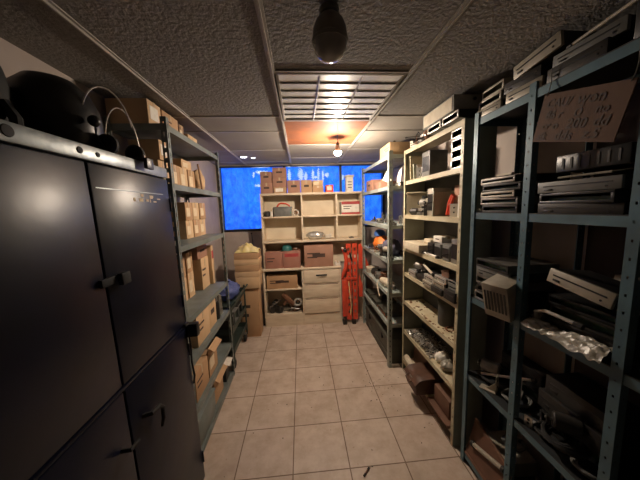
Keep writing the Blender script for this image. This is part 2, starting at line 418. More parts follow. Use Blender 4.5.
# ------------------------------------------------------------------ racks
def slotted_rack(name, label, x0, x1, ys, zs, ztop, mpost, mshelf, mlip, front=1, pw=.034, lip=.032, th=.002, hh=.5, hw=.32):
    """front=+1: aisle side is x1 (left rack); front=-1: aisle side is x0."""
    r = thing(name, label, 'shelving rack', ((x0+x1)/2, (ys[0]+ys[-1])/2, 0))
    for y in ys:
        for x in (x0, x1):
            m_ = MB()
            dx = 1 if x == x0 else -1
            dy = -1 if y == ys[-1] else 1
            m_.flange((x, y, 0), (dx, 0, 0), (0, 0, 1), pw, ztop, th, hh=hh, hw=hw)
            m_.flange((x, y, 0), (0, dy, 0), (0, 0, 1), pw, ztop, th, hh=hh, hw=hw)
            m_.build('post', mpost, r, smooth=0)
    for z in zs:
        m_ = MB(); m_.mi = 0
        m_.box(x0+.003, x1-.003, ys[0]+.003, ys[-1]-.003, z-.004, z)
        m_.mi = 1
        for xx in (x0+.003, x1-.006): m_.box(xx, xx+.003, ys[0]+.003, ys[-1]-.003, z-lip, z-.0035)
        for yy in (ys[0]+.003, ys[-1]-.006): m_.box(x0+.006, x1-.006, yy, yy+.003, z-lip, z-.0035)
        m_.build('shelf', [mshelf, mlip], r, smooth=0)
    return r

LX0, LX1 = -.952, -.66
LZ = [1.953, 1.654, 1.314, .888, .627, .318, .035]
slotted_rack('steel_rack', 'grey slotted steel rack of tan cartons behind the dark cabinet', LX0, LX1, [1.40, 2.235], LZ, 1.985, LRACK, LRACK, LRACK, pw=.028, hh=.55, hw=.36)
GX0, GX1 = .765, 1.10
GZ = [1.935, 1.673, 1.33, 1.02, .714, .42]
slotted_rack('steel_rack', 'pale green slotted rack of scrap parts beside the red uprights', GX0, GX1, [2.15, 3.10], GZ, 1.965, GRACK, GRACK, GRACK, -1, hh=.35, hw=.25)
BX0, BX1 = .895, 1.15
BZS = [1.918, 1.456, 1.009, .56, .07]
slotted_rack('steel_rack', 'blue slotted steel rack at right, filled with dark electronics', BX0, BX1, [.26, .60, .94, 1.27], BZS, 1.945, BRACK, BSHELF, BRACK, -1, lip=.034, hh=.16, hw=.22, pw=.027)
_br = bpy.data.objects['steel_rack.002']
B(BX1+.004, BX1+.010, .27, .93, .0, 1.93).build('back_panel', mat('dark hardboard', (.045, .028, .020), .7), _br)
# cream rack with closed sides and back
QX0, QX1, QY0, QY1 = .89, 1.075, 1.345, 2.13
QZ = [1.952, 1.703, 1.423, 1.142, .92, .663, .388, .095]
r = thing('metal_shelving', 'cream metal shelving with closed sides between the blue and green racks', 'shelving rack', ((QX0+QX1)/2, (QY0+QY1)/2, 0))
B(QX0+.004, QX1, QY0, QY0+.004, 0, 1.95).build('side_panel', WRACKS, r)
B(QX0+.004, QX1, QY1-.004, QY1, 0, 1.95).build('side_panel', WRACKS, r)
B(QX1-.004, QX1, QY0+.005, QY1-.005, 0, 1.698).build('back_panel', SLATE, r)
for y, dy in ((QY0, 1), (QY1, -1)):
    m_ = MB(); m_.flange((QX0, y, 0), (0, dy, 0), (0, 0, 1), .024, 1.955, .002, pitch=.06, hh=.25, hw=.3)
    m_.build('post', WRACK, r, smooth=0)
for z in QZ:
    m_ = MB(); m_.box(QX0+.003, QX1-.006, QY0+.006, QY1-.006, z-.004, z)
    m_.box(QX0+.003, QX0+.006, QY0+.006, QY1-.006, z-.03, z-.003)
    m_.build('shelf', WRACK, r)

# ------------------------------------------------------------------ generic goods
def lab_parts(*p): return ' '.join(x for x in p if x)

def carton(label, x0, x1, y0, y1, z0, z1, m=CARD, face='x+', deco=('label',), group=None, rz=0., cat='carton', name='carton', open_=False, dark=None):
    c = Vector(((x0+x1)/2, (y0+y1)/2, z0)); r = thing(name, label, cat, c, rz, group)
    w, dp, h = x1-x0, y1-y0, z1-z0
    hx, hy = w/2, dp/2
    b = MB(); t = .003
    if open_:
        b.box(-hx, hx, -hy, hy, 0, t); b.box(-hx, -hx+t, -hy, hy, 0, h); b.box(hx-t, hx, -hy, hy, 0, h)
        b.box(-hx, hx, -hy, -hy+t, 0, h); b.box(-hx, hx, hy-t, hy, 0, h)
        b.build('body', m, r, smooth=0, local=True)
        f_ = MB(); f_.box(hx-.002, hx+.05, -hy, hy, h-.002, h, rot=(0, R(35), 0)); f_.build('flap', m, r, smooth=0, local=True)
        f_ = MB(); f_.box(-hx, hx, -hy-.04, -hy+.002, h-.002, h, rot=(R(30), 0, 0)); f_.build('flap', m, r, smooth=0, local=True)
    else:
        b.box(-hx, hx, -hy, hy, 0, h, .0025)
        b.build('body', m, r, local=True)
        s_ = MB(); lw = min(.02, dp*.2)
        if w < dp: s_.box(-lw/2, lw/2, -hy-.0008, hy+.0008, h*.7, h+.0008)
        else: s_.box(-hx-.0008, hx+.0008, -lw/2, lw/2, h*.72, h+.0008)
        s_.build('tape', TAPE, r, smooth=0, local=True)
    def front(u0, u1, v0, v1, e, nm, mm):
        q = MB()
        if face == 'x+': q.box(hx, hx+e, -hy+u0*dp, -hy+u1*dp, v0*h, v1*h)
        elif face == 'x-': q.box(-hx-e, -hx, -hy+u0*dp, -hy+u1*dp, v0*h, v1*h)
        elif face == 'y-': q.box(-hx+u0*w, -hx+u1*w, -hy-e, -hy, v0*h, v1*h)
        q.build(nm, mm, r, smooth=0, local=True)
    for k, q in enumerate(deco):
        if q == 'label': front(.12, .62, .22, .70, .0012, 'paper_label', PAPERY)
        if q == 'white': front(.15, .75, .25, .8, .0012, 'paper_label', PAPER)
        if q == 'print': front(.28, .72, .45, .62, .0010, 'print', INK)
        if q == 'lines':
            front(.1, .55, .60, .66, .001, 'print', INK); front(.1, .45, .42, .48, .001, 'print', INK)
        if q == 'red': front(.1, .9, .66, .86, .001, 'print', REDINK)
    return r

def drive(label, x, y, z, w=.15, d=.15, h=.042, rz=0., front='x-', mb_=DSTEEL, mf=BEIGE, cat='disc drive', name='disc_drive', group=None, tilt=(0, 0)):
    """metal case with a bezel (tray slot, button, jack) toward the aisle; w across x, d along y"""
    r = thing(name, label, cat, (x, y, z), (tilt[0], tilt[1], rz), group)
    B(-w/2+.006, w/2, -d/2, d/2, 0, h, .002).build('case', mb_, r, local=True)
    m_ = MB(); m_.box(-w/2-.004, -w/2+.008, -d/2-.001, d/2+.001, -.0, h+.001, .0015); m_.build('bezel', mf, r, local=True)
    m_ = MB(); m_.box(-w/2-.0052, -w/2-.003, -d*.42, d*.42, h*.55, h*.66); m_.build('tray_slot', DARKM, r, smooth=0, local=True)
    m_ = MB(); m_.box(-w/2-.0065, -w/2-.003, d*.28, d*.40, h*.2, h*.36, .001); m_.build('button', DARKM, r, local=True)
    m_ = MB(); m_.cyl((-w/2-.0055, -d*.36, h*.28), (-w/2-.003, -d*.36, h*.28), .0035, seg=10); m_.build('jack', DARKM, r, local=True)
    return r

def psu(label, x, y, z, w=.14, d=.15, h=.085, rz=0., m=STEEL, tilt=(0, 0), cat='power supply', group=None, cable=True):
    r = thing('power_supply', label, cat, (x, y, z), (tilt[0], tilt[1], rz), group)
    B(-w/2, w/2, -d/2, d/2, 0, h, .003).build('case', m, r, local=True)
    g = MB(); n = 7
    for k in range(n):
        yy = -d*.38+k*d*.76/(n-1); g.box(-w/2-.002, -w/2, yy-.0035, yy+.0035, h*.2, h*.8)
    g.build('vent', DARKM, r, smooth=0, local=True)
    if cable:
        t = [(-w/2, -d*.4, h*.5)]
        for k in range(1, 9):
            t.append((-w/2-.02-.01*math.sin(k), -d*.4+k*.012, max(.006, h*.5-k*.008)))
        MB().tube(t, .003, 6).build('cable', RUBBER, r, local=True)
    return r

def chassis(label, x, y, z, w=.14, d=.17, h=.05, rz=0., m=DSTEEL, mr=STEELB, tilt=(0, 0), cat='drive bay', name='drive_bay', group=None):
    """black unit whose aisle face is a bright hollow rectangular rim with a dark mouth"""
    r = thing(name, label, cat, (x, y, z), (tilt[0], tilt[1], rz), group)
    m_ = MB(); t = .003
    m_.box(-w/2+.004, w/2, -d/2, d/2, 0, t); m_.box(-w/2+.004, w/2, -d/2, d/2, h-t, h)
    m_.box(-w/2+.004, w/2, -d/2, -d/2+t, t, h-t); m_.box(-w/2+.004, w/2, d/2-t, d/2, t, h-t); m_.box(w/2-t, w/2, -d/2, d/2, t, h-t)
    m_.build('case', m, r, smooth=0, local=True)
    m_ = MB(); k = .009
    m_.box(-w/2-.002, -w/2+.004, -d/2, d/2, 0, k, .001); m_.box(-w/2-.002, -w/2+.004, -d/2, d/2, h-k, h, .001)
    m_.box(-w/2-.002, -w/2+.004, -d/2, -d/2+k, k, h-k, .001); m_.box(-w/2-.002, -w/2+.004, d/2-k, d/2, k, h-k, .001)
    m_.build('rim', mr, r, local=True)
    B(-w/2+.03, w/2-.01, -d/2+.012, d/2-.012, t, h*.55).build('circuit_board', PCB, r, smooth=0, local=True)
    return r

def board(label, x, y, z, w=.15, d=.18, rz=0., tilt=(0, 0), m=PCB, cat='circuit board', group=None):
    r = thing('circuit_board', label, cat, (x, y, z), (tilt[0], tilt[1], rz), group)
    B(-w/2, w/2, -d/2, d/2, 0, .002).build('board', m, r, smooth=0, local=True)
    for k in range(5):
        cx, cy = random.uniform(-w*.35, w*.35), random.uniform(-d*.35, d*.35)
        B(cx-.012, cx+.012, cy-.01, cy+.01, .002, .006+.008*random.random(), .0008).build('chip', DARKM, r, local=True)
    for k in range(3): MB().cyl((-w*.3+k*w*.2, d*.4, .002), (-w*.3+k*w*.2, d*.4, .02), .005, seg=10).build('capacitor', STEELB, r, local=True)
    B(-w/2-.006, -w/2+.012, -d*.3, d*.1, .002, .012).build('connector', CREAMP, r, smooth=0, local=True)
    return r

def motor(label, x, y, z, rad=.035, ln=.07, rz=0., m=STEEL, cat='motor', group=None, axis='y'):
    r = thing('electric_motor', label, cat, (x, y, z), rz, group)
    P = lambda a, h=rad: (0, a, h)
    m_ = MB(); m_.tube([P(-ln/2), P(-ln/2+.004), P(ln/2-.004), P(ln/2)], [rad*.88, rad, rad, rad*.88], 20); m_.build('housing', m, r, local=True)
    MB().cyl(P(ln/2), P(ln/2+.022), .005, seg=10).build('shaft', STEELB, r, local=True)
    MB().cyl(P(ln/2+.010), P(ln/2+.018), rad*.45, seg=16).build('pulley', DSTEEL, r, local=True)
    m_ = MB(); m_.box(-rad*.6, rad*.6, -ln*.3, ln*.3, 0, .006); m_.build('foot', DSTEEL, r, local=True)
    return r

def bracket(label, x, y, z, a=.08, b=.06, w=.03, rz=0., m=STEEL, tilt=(0, 0), cat='bracket', group=None):
    r = thing('bracket', label, cat, (x, y, z), (tilt[0], tilt[1], rz), group)
    t = .003
    m_ = MB(); m_.box(-t, 0, -w/2, w/2, 0, a); m_.build('upright_plate', m, r, smooth=0, local=True)
    m_ = MB(); m_.box(0, b, -w/2, w/2, 0, t); m_.build('foot_plate', m, r, smooth=0, local=True)
    m_ = MB(); m_.prism([(-.0, t), (b*.6, t), (0, a*.6)], 1, -.002, .002); m_.build('gusset', m, r, smooth=0, local=True)
    m_ = MB()
    for k in (.35, .7):
        m_.cyl((-t-.002, 0, a*k), (.004, 0, a*k), .005, seg=8)
    m_.build('bolt', DSTEEL, r, local=True)
    return r

def coil(label, x, y, z, rad=.06, n=4, m=RUBBER, tr=.004, rz=0., tilt=(0, 0), cat='cable', group=None):
    r = thing('cable_coil', label, cat, (x, y, z), (tilt[0], tilt[1], rz), group)
    pts = []
    for k in range(n*20+1):
        a = 2*PI*k/20; rr = rad*(.86+.14*math.sin(k*.37))
        pts.append((rr*math.cos(a), rr*math.sin(a), tr+.004*(k/20)+.004*math.sin(k*.9)+.004))
    MB().tube(pts, tr, 6).build('cable', m, r, local=True)
    e = pts[-1]
    MB().box(e[0]-.012, e[0]+.012, e[1]-.006, e[1]+.006, max(.001, e[2]-.006), e[2]+.008, .002).build('plug', DARKM, r, local=True)
    return r

def gearpart(label, x, y, z, rad=.04, th=.02, m=STEEL, rz=0., tilt=(0, 0), cat='gear', group=None, teeth=14):
    r = thing('gear', label, cat, (x, y, z), (tilt[0], tilt[1], rz), group)
    poly = []
    for k in range(teeth):
        a = 2*PI*k/teeth
        for da, q in ((-.32, .86), (-.18, 1), (.18, 1), (.32, .86)):
            aa = a+da*2*PI/teeth; poly.append((q*rad*math.cos(aa), q*rad*math.sin(aa)))
    MB().prism(poly, 2, 0, th).build('toothed_wheel', m, r, smooth=25, local=True)
    MB().lathe([(rad*.42, th), (rad*.42, th+.008), (rad*.25, th+.008), (rad*.25, th+.001)], seg=16).build('hub', DSTEEL, r, local=True)
    return r

def pipe(label, p0, p1, rad=.008, m=STEEL, cat='metal rod', name='metal_rod', group=None, cap=None):
    p0, p1 = Vector(p0), Vector(p1)
    r = thing(name, label, cat, p0 if p0.z < p1.z else p1, 0, group)
    MB().cyl(p0, p1, rad, seg=12).build('rod', m, r)
    dd = (p1-p0).normalized()
    MB().cyl(p1-dd*.012, p1+dd*.004, rad*1.35, seg=12).build('collar', cap or DSTEEL, r)
    MB().cyl(p0-dd*.004, p0+dd*.012, rad*1.35, seg=12).build('collar', cap or DSTEEL, r)
    return r

def plate(label, pts, m, th=.003, name='sheet_panel', cat='panel', group=None, holes=False):
    """flat panel through four corner points"""
    P = [Vector(p) for p in pts]
    lo = min(P, key=lambda v: v.z)
    r = thing(name, label, cat, lo, 0, group)
    def fn(u, v): return (P[0].lerp(P[1], u)).lerp(P[3].lerp(P[2], u), v)
    MB().sheet(fn, 4, 4, th).build('sheet', m, r)
    n_ = (P[1]-P[0]).cross(P[3]-P[0]).normalized()
    for a, b in ((P[0], P[1]), (P[3], P[2])): MB().tube([a-n_*th*.5, b-n_*th*.5], th*1.2, 6).build('folded_edge', m, r)
    return r

def bag(label, c, rad, m, name='plastic_bag', cat='bag', group=None, knot=True, jit=.13, mk=None):
    r = thing(name, label, cat, (c[0], c[1], c[2]-rad[2]), 0, group)
    g = MB(); g.sphere(c, rad, 22, 14, jitter=jit)
    for v in g.bm.verts: v.co.z = max(v.co.z, c[2]-rad[2]*.92)
    g.build('pouch', m, r, smooth=60)
    if knot:
        k = MB(); k.tube([(c[0], c[1], c[2]+rad[2]*.8), (c[0]+.006, c[1], c[2]+rad[2]*1.1), (c[0]+.016, c[1]-.006, c[2]+rad[2]*1.35)], [.010, .006, .016], 8); k.build('tied_neck', mk or m, r)
    return r


# ================================================================== LEFT: cabinet and what stands on it
W2, D2, H2 = .46, .155, 1.70
cab = thing('metal_cabinet', 'tall dark blue black metal cabinet with double doors at left', 'cabinet', (-.732, .815, .004), (0, R(-1.5), 0))
m_ = MB(); m_.box(-D2, D2-.02, -W2, W2, .03, H2-.004, .004); m_.box(-D2+.02, D2-.03, -W2+.02, W2-.02, 0, .03)
m_.build('body', CABM, cab, local=True)
m_ = MB(); m_.box(D2-.022, D2+.004, -W2, W2, H2-.046, H2, .004)
m_.build('top_rail', CABLIP, cab, local=True)
for k, (yy, rr) in enumerate([(-.20, .014), (-.02, .010), (.045, .008)]):
    MB().lathe([(rr, 0), (rr*.9, .003), (rr*.4, .0035)], M=Matrix.Translation((D2+.0035, yy, H2-.022)) @ Matrix.Rotation(R(90), 4, 'Y'), seg=16).build('plug', RUBBER, cab, local=True)
m_ = MB(); m_.box(D2-.02, D2+.002, -W2, W2, .920, .929, .001); m_.build('middle_rail', CABM, cab, local=True)
doors = []
for nm, ya, yb, za, zb in (('u', -W2+.004, -.004, .934, H2-.05), ('u', .004, W2-.004, .934, H2-.05), ('l', -W2+.004, -.004, .05, .914), ('l', .004, W2-.004, .05, .914)):
    m_ = MB(); m_.box(D2-.022, D2, ya, yb, za, zb, .004)
    d_ = m_.build('door', CABM, cab, local=True); doors.append(d_)
    h_ = MB(); side = ya if yb < 0 else yb
    for zz in (za+.12, zb-.12): h_.cyl((D2+.001, side, zz-.03), (D2+.001, side, zz+.03), .005, seg=10)
    h_.build('hinge', CABM, d_, local=True)
# upper hasp, lower pull handles, side latch
m_ = MB(); m_.box(D2, D2+.012, -.03, .085, 1.272, 1.298, .003); m_.box(D2+.010, D2+.028, .035, .075, 1.262, 1.302, .004)
m_.build('hasp', RUBBER, doors[1], local=True)
MB().box(D2, D2+.002, .02, .40, 1.575, 1.578).build('seam_strip', CABLIP, doors[1], smooth=0, local=True)
m_ = MB()
m_.tube([(D2, .065, .765), (D2+.03, .070, .768), (D2+.034, .11, .765), (D2+.034, .128, .745), (D2+.032, .128, .70), (D2+.028, .118, .672)], [.008, .008, .008, .008, .007, .005], 10)
m_.build('pull_handle', RUBBER, doors[3], local=True)
m_ = MB(); m_.tube([(D2, -.05, .745), (D2+.028, -.05, .745), (D2+.030, -.012, .742)], .007, 10); m_.build('pull_handle', RUBBER, doors[2], local=True)
m_ = MB(); m_.box(D2-.025, D2+.050, W2, W2+.040, .855, .925, .006); m_.box(D2-.02, D2+.012, W2-.03, W2+.006, .925, .94, .002)
m_.build('latch', DARKM, cab, local=True)
m_ = MB(); m_.tube([(D2+.006, W2+.004, .868), (D2+.004, W2+.012, .80), (D2+.002, W2+.006, .72), (D2+.006, W2+.01, .64), (D2, W2+.004, .60)], .005, 8); m_.build('strap', DARKM, cab, local=True)
m_ = MB(); random.seed(5)
for k in range(9):
    yy, zz = .19+random.random()*.17, 1.535+random.random()*.025
    m_.box(D2, D2+.0008, yy, yy+.006+.02*random.random(), zz, zz+.004+.010*random.random())
m_.build('paper_remnant', PAPERY, doors[1], smooth=0, local=True)

HT = 1.7065
r = thing('helmet', 'black dome shaped helmet on top of the dark cabinet', 'helmet', (-.805, .955, HT))
m_ = MB(); m_.lathe([(.08, 0), (.108, .015), (.122, .06), (.125, .11), (.119, .155), (.10, .20), (.066, .235), (.02, .25)], (-.805, .955, HT), 32); m_.build('shell', DARKM, r)
m_ = MB(); m_.lathe([(.112, 0), (.122, .006), (.124, .022), (.116, .026)], (-.805, .955, HT+.004), 32); m_.build('rim', RUBBER, r)
r = thing('round_bag', 'black rounded bag at the far left end of the cabinet top', 'bag', (-.845, .765, HT))
m_ = MB(); m_.lathe([(.04, 0), (.062, .02), (.075, .08), (.076, .15), (.066, .20), (.04, .235), (.012, .245)], (-.845, .765, HT), 24); m_.build('pouch', RUBBER, r)
m_ = MB(); m_.tube([(-.775, .775, HT+.10), (-.755, .78, HT+.06), (-.75, .775, HT+.015)], .014, 8); m_.build('strap', RUBBER, r)
r = thing('headphones', 'black headphones with a thin shiny wire headband on the cabinet top', 'headphones', (-.66, 1.04, HT))
def arc(cx, cy, cz, rr, hh, a0, a1, ang, n=18):
    ca, sa = math.cos(ang), math.sin(ang)
    return [(cx+rr*math.cos(a0+(a1-a0)*k/n)*ca, cy+rr*math.cos(a0+(a1-a0)*k/n)*sa, cz+hh*math.sin(a0+(a1-a0)*k/n)) for k in range(n+1)]
MB().tube(arc(-.655, 1.05, HT+.03, .075, .155, 0, PI, R(80)), .0022, 6).build('headband', STEELB, r)
MB().tube(arc(-.665, 1.0, HT+.09, .085, .145, .25, PI-.3, R(70)), .0025, 6).build('headband', STEELB, r)
for yy in (.975, 1.125):
    MB().lathe([(.03, -.012), (.036, -.006), (.036, .006), (.028, .014)], M=Matrix.Translation((-.663, yy, HT+.037)) @ Matrix.Rotation(R(90), 4, 'X'), seg=20).build('ear_cup', RUBBER, r)
MB().sphere((-.66, .925, HT+.10), .018, 12, 8).build('microphone', DARKM, r)
MB().tube([(-.665, .965, HT+.02), (-.67, .94, HT+.06), (-.662, .928, HT+.095)], .003, 6).build('microphone_boom', DARKM, r)
r = thing('clamp', 'small black clamp gripping the top front edge of the cabinet', 'clamp', (-.605, 1.09, HT-.02))
m_ = MB(); m_.box(-.635, -.595, 1.07, 1.115, HT+.0, HT+.012, .002); m_.box(-.603, -.589, 1.07, 1.115, HT-.03, HT+.012, .002); m_.build('jaw', DARKM, r)
MB().cyl((-.612, 1.09, HT+.01), (-.612, 1.09, HT+.024), .006, seg=10).build('screw', STEEL, r)

# ================================================================== LEFT rack cartons
xw = -.945
GT = 'cartons on the top of the left rack'
z = 1.953
carton('tall tan carton nearest the cabinet on top of the left rack', xw, -.745, 1.41, 1.535, z, 2.076, CARDL, deco=('white', 'print'), group=GT)
carton('printed tan carton second from the cabinet on top of the left rack', xw, -.745, 1.55, 1.735, z, 2.074, CARD, deco=('lines',), group=GT)
carton('narrow tan carton third from the cabinet on top of the left rack', xw, -.745, 1.745, 1.81, z, 2.06, CARDD, deco=('label',), group=GT)
carton('low tan carton at the far end on top of the left rack', xw, -.745, 1.87, 2.03, z, 2.035, CARDL, deco=(), group=GT)
G2 = 'cartons on the second shelf of the left rack'
z = 1.654
ordw = ['nearest the cabinet', 'second from the cabinet', 'third from the cabinet', 'fourth from the cabinet']
for k in range(4):
    carton(f'small tan carton {ordw[k]} in the row, second shelf of left rack', xw, -.785+random.uniform(-.012, 0), 1.55+k*.122, 1.662+k*.122, z, z+.15, [CARDL, CARD][k % 2], deco=('label',), group=G2)
carton('tan carton set on the row nearest the cabinet, second shelf of left rack', xw, -.78, 1.55, 1.655, z+.151, z+.262, CARDL, deco=('white',), group=G2)
carton('low tan carton set on the row farthest from the cabinet, second shelf of left rack', xw, -.80, 1.86, 2.02, z+.151, z+.215, CARDL, deco=('label',), group=G2)
r = thing('paper_bag', 'crumpled tan paper bag with a dark stick on the second shelf of left rack', 'bag', (-.80, 2.12, z))
m_ = MB(); m_.sphere((-.80, 2.12, z+.085), (.05, .06, .09), 16, 12, .14)
for v in m_.bm.verts: v.co.z = max(v.co.z, z+.001)
m_.build('pouch', CARDL, r)
MB().tube([(-.75, 2.06, z+.01), (-.755, 2.057, z+.11), (-.765, 2.055, z+.21)], .007, 8).build('stick', CARDD, r)
G3 = 'cartons on the third shelf of the left rack'
z = 1.314
for k in range(3):
    for j in range(2):
        lv = ['lower', 'upper'][j]; pl = ['nearest', 'middle', 'farthest'][k]
        carton(f'{lv} tan carton of the {pl} stack on the third shelf of the left rack', xw, -.79+random.uniform(-.006, .006), 1.83+k*.121, 1.946+k*.121, z+j*.129, z+.128+j*.129, [CARDL, CARD][(k+j) % 2], deco=('label',), group=G3)
G4 = 'cartons on the fourth shelf of the left rack'
z = .888
for k, (y0, y1, hs) in enumerate([(1.70, 1.79, (.165, .15)), (1.815, 1.91, (.18, .15))]):
    for j in range(2):
        z0 = z+(hs[0]+.001 if j else 0)
        carton(f"{['lower', 'upper'][j]} narrow tan carton of the {['nearest', 'second'][k]} stack, fourth shelf of left rack", xw, -.81, y0, y1, z0, z0+hs[j], [CARDL, CARD][j], deco=('label',), group=G4)
carton('small white faced carton on top of the nearest stack, fourth shelf of left rack', xw, -.84, 1.705, 1.78, z+.317, z+.37, CARDD, deco=('white',), group=G4)
carton('large tan carton at the far half of the fourth shelf, left rack', xw, -.785, 2.0, 2.155, z, z+.25, CARDL, deco=('lines',), group=G4)
carton('brown carton lying on the large one, fourth shelf of left rack', xw, -.79, 1.96, 2.16, z+.251, z+.36, CARDP, deco=('print',), group=G4)
carton('slim upright tan carton by the far post, fourth shelf of left rack', xw, -.76, 2.165, 2.215, z, z+.33, CARDL, deco=('red',), group=G4)
G5 = 'cartons on the fifth shelf of the left rack'
z = .627
carton('large light carton close to the cabinet latch, fifth shelf of left rack', -.93, -.69, 1.60, 1.82, z, z+.215, CARDL, deco=('lines',), group=G5)
carton('second light carton behind the large one, fifth shelf of left rack', -.93, -.70, 1.84, 2.0, z, z+.222, CARDL, deco=('print',), group=G5)
r = thing('spray_can', 'black spray can standing past the light cartons, fifth shelf of left rack', 'can', (-.72, 2.05, z))
MB().lathe([(.028, .0), (.03, .004), (.03, .13), (.022, .145), (.012, .148)], (-.72, 2.05, z), 18).build('can_body', DARKM, r)
MB().lathe([(.016, .146), (.017, .175), (.010, .185)], (-.72, 2.05, z), 14).build('cap', GREYP, r)
for k in range(3):
    plate(['inner', 'middle', 'outer'][k]+' white sheet beside the far post, fifth shelf of left rack', [(-.93, 2.11+k*.022, z+.002), (-.70, 2.11+k*.024, z+.002), (-.705, 2.105+k*.026, z+.19-k*.015), (-.93, 2.105+k*.024, z+.2-k*.01)], PAPER, .002, 'paper_sheet', 'paper', 'papers on the fifth shelf of the left rack')
z = .318
carton('closed tan carton near the cabinet on the sixth shelf of the left rack', -.94, -.685, 1.50, 1.71, z, z+.19, CARD, deco=('lines',), group='cartons on the sixth shelf of the left rack')
carton('open tan carton farther from the cabinet on the sixth shelf of the left rack', -.94, -.69, 1.735, 1.91, z, z+.21, CARD, deco=('label',), group='cartons on the sixth shelf of the left rack', open_=True)
carton('shallow brown carton standing back on the sixth shelf of the left rack', -.94, -.83, 1.97, 2.15, z, z+.12, CARDD, deco=(), group='cartons on the sixth shelf of the left rack')
z = .035
carton('open tan carton with folded flaps on the bottom shelf of the left rack', -.93, -.70, 1.81, 2.02, z, z+.20, CARD, deco=(), open_=True)
r = thing('black_box', 'black plastic box beside the open carton on the bottom left shelf', 'box', (-.80, 2.12, z))
B(-.92, -.69, 2.075, 2.175, z, z+.14, .006).build('body', DARKM, r); B(-.925, -.685, 2.07, 2.18, z+.14, z+.155, .004).build('lid', RUBBER, r)
tag(MB().sheet(lambda u, v: (-.79+.14*u, 2.06+.11*v, z+.159+.012*math.sin(3*u)+.01*u*v), 8, 8, .001).build('paper_sheet', PAPER), 'white paper lying on the black plastic box at the bottom left', 'paper')
r = thing('long_box', 'long grey steel box on the bottom shelf next to the cabinet', 'box', (-.80, 1.60, z))
B(-.93, -.675, 1.45, 1.76, z, z+.17, .004).build('body', LRACK, r); B(-.935, -.670, 1.445, 1.765, z+.17, z+.188, .004).build('lid', LRACK, r)

# ================================================================== dark trolley + net + carton stack in the back left corner
r = thing('trolley', 'low dark green steel trolley with wheels past the left rack', 'trolley', (-.78, 2.46, 0))
_tr = [r]
for z in (.16, .36, .58):
    m_ = MB(); m_.box(-.93, -.635, 2.17, 2.76, z-.006, z)
    for a in ((-.93, -.925, 2.17, 2.76), (-.640, -.635, 2.17, 2.76), (-.93, -.635, 2.17, 2.175), (-.93, -.635, 2.755, 2.76)): m_.box(*a, z-.006, z+.05)
    m_.build('tray', TROLG, r)
for x in (-.925, -.640):
    for y in (2.175, 2.755): MB().tube([(x, y, .07), (x, y, .66)], .010, 8).build('upright', TROLG, r)
for x in (-.90, -.655):
    for y in (2.21, 2.72):
        w_ = MB().lathe([(.012, -.014), (.04, -.014), (.045, -.008), (.045, .008), (.04, .014), (.012, .014)], M=Matrix.Translation((x, y, .046)) @ Matrix.Rotation(R(90), 4, 'Y'), seg=20).build('wheel', RUBBER, r)
        MB().box(x-.018, x+.018, y-.02, y+.02, .085, .098, .002).build('caster_fork', STEEL, w_)
MB().tube([(-.640, 2.175, .62), (-.60, 2.19, .665), (-.60, 2.74, .665), (-.640, 2.755, .62)], .009, 8).build('push_handle', TROLG, r)
for k, (y, mm, lab) in enumerate([(2.28, DSTEEL, 'dark steel unit at the near end of the trolley middle tray'), (2.48, GREYP, 'grey plastic unit at the middle of the trolley middle tray'), (2.65, DSTEEL, 'dark steel unit at the far end of the trolley middle tray')]):
    _u = chassis(lab, -.77, y, .36, .2, .15, .12, PI, mm, GREYP, group='units on the trolley'); _tr.append(_u)
_tr.append(bag('dark blue net bag bundled on top of the trolley', (-.755, 2.55, .665), (.11, .17, .085), NAVYNET, 'net_bag', 'bag'))
for _o in _tr: _o.location = _o.location+Vector((-.035, .115, 0))
carton('tall plain carton on the floor beside the cream counter', -.755, -.525, 2.92, 3.10, 0, .60, CARD, face='y-', deco=('lines',))
carton('squat carton carrying the flat bundle in the back left corner', -.77, -.505, 2.90, 3.12, .601, .735, CARDL, face='y-', deco=())
for k, (za, zb, nm) in enumerate([(.737, .80, 'lowest'), (.802, .875, 'second lowest'), (.877, .945, 'second highest'), (.947, 1.02, 'highest')]):
    carton(f'{nm} flat folded carton of the bundle in the back left corner', -.775+.006*(k % 2), -.495-.008*(k % 2), 2.90, 3.12, za, zb, [CARDL, CARD][k % 2], face='y-', deco=(), group='flat cartons of the corner bundle')
r = thing('plastic_sheet', 'crumpled yellow plastic sheet heaped on the flat carton bundle', 'sheet', (-.63, 3.0, 1.02))
random.seed(11)
MB().sheet(lambda u, v: (-.765+.26*u+.01*math.sin(9*v), 2.90+.22*v, 1.028+.085*math.sin(PI*u)*math.sin(PI*v)**.7+.018*math.sin(17*u+5*v)*math.sin(11*v)), 26, 22, .0015).build('film', YELLOW, r)
pipe('grey rod leaning in the corner behind the flat carton bundle', (-.52, 3.20, .012), (-.66, 3.43, 1.20), .008, GREYP)

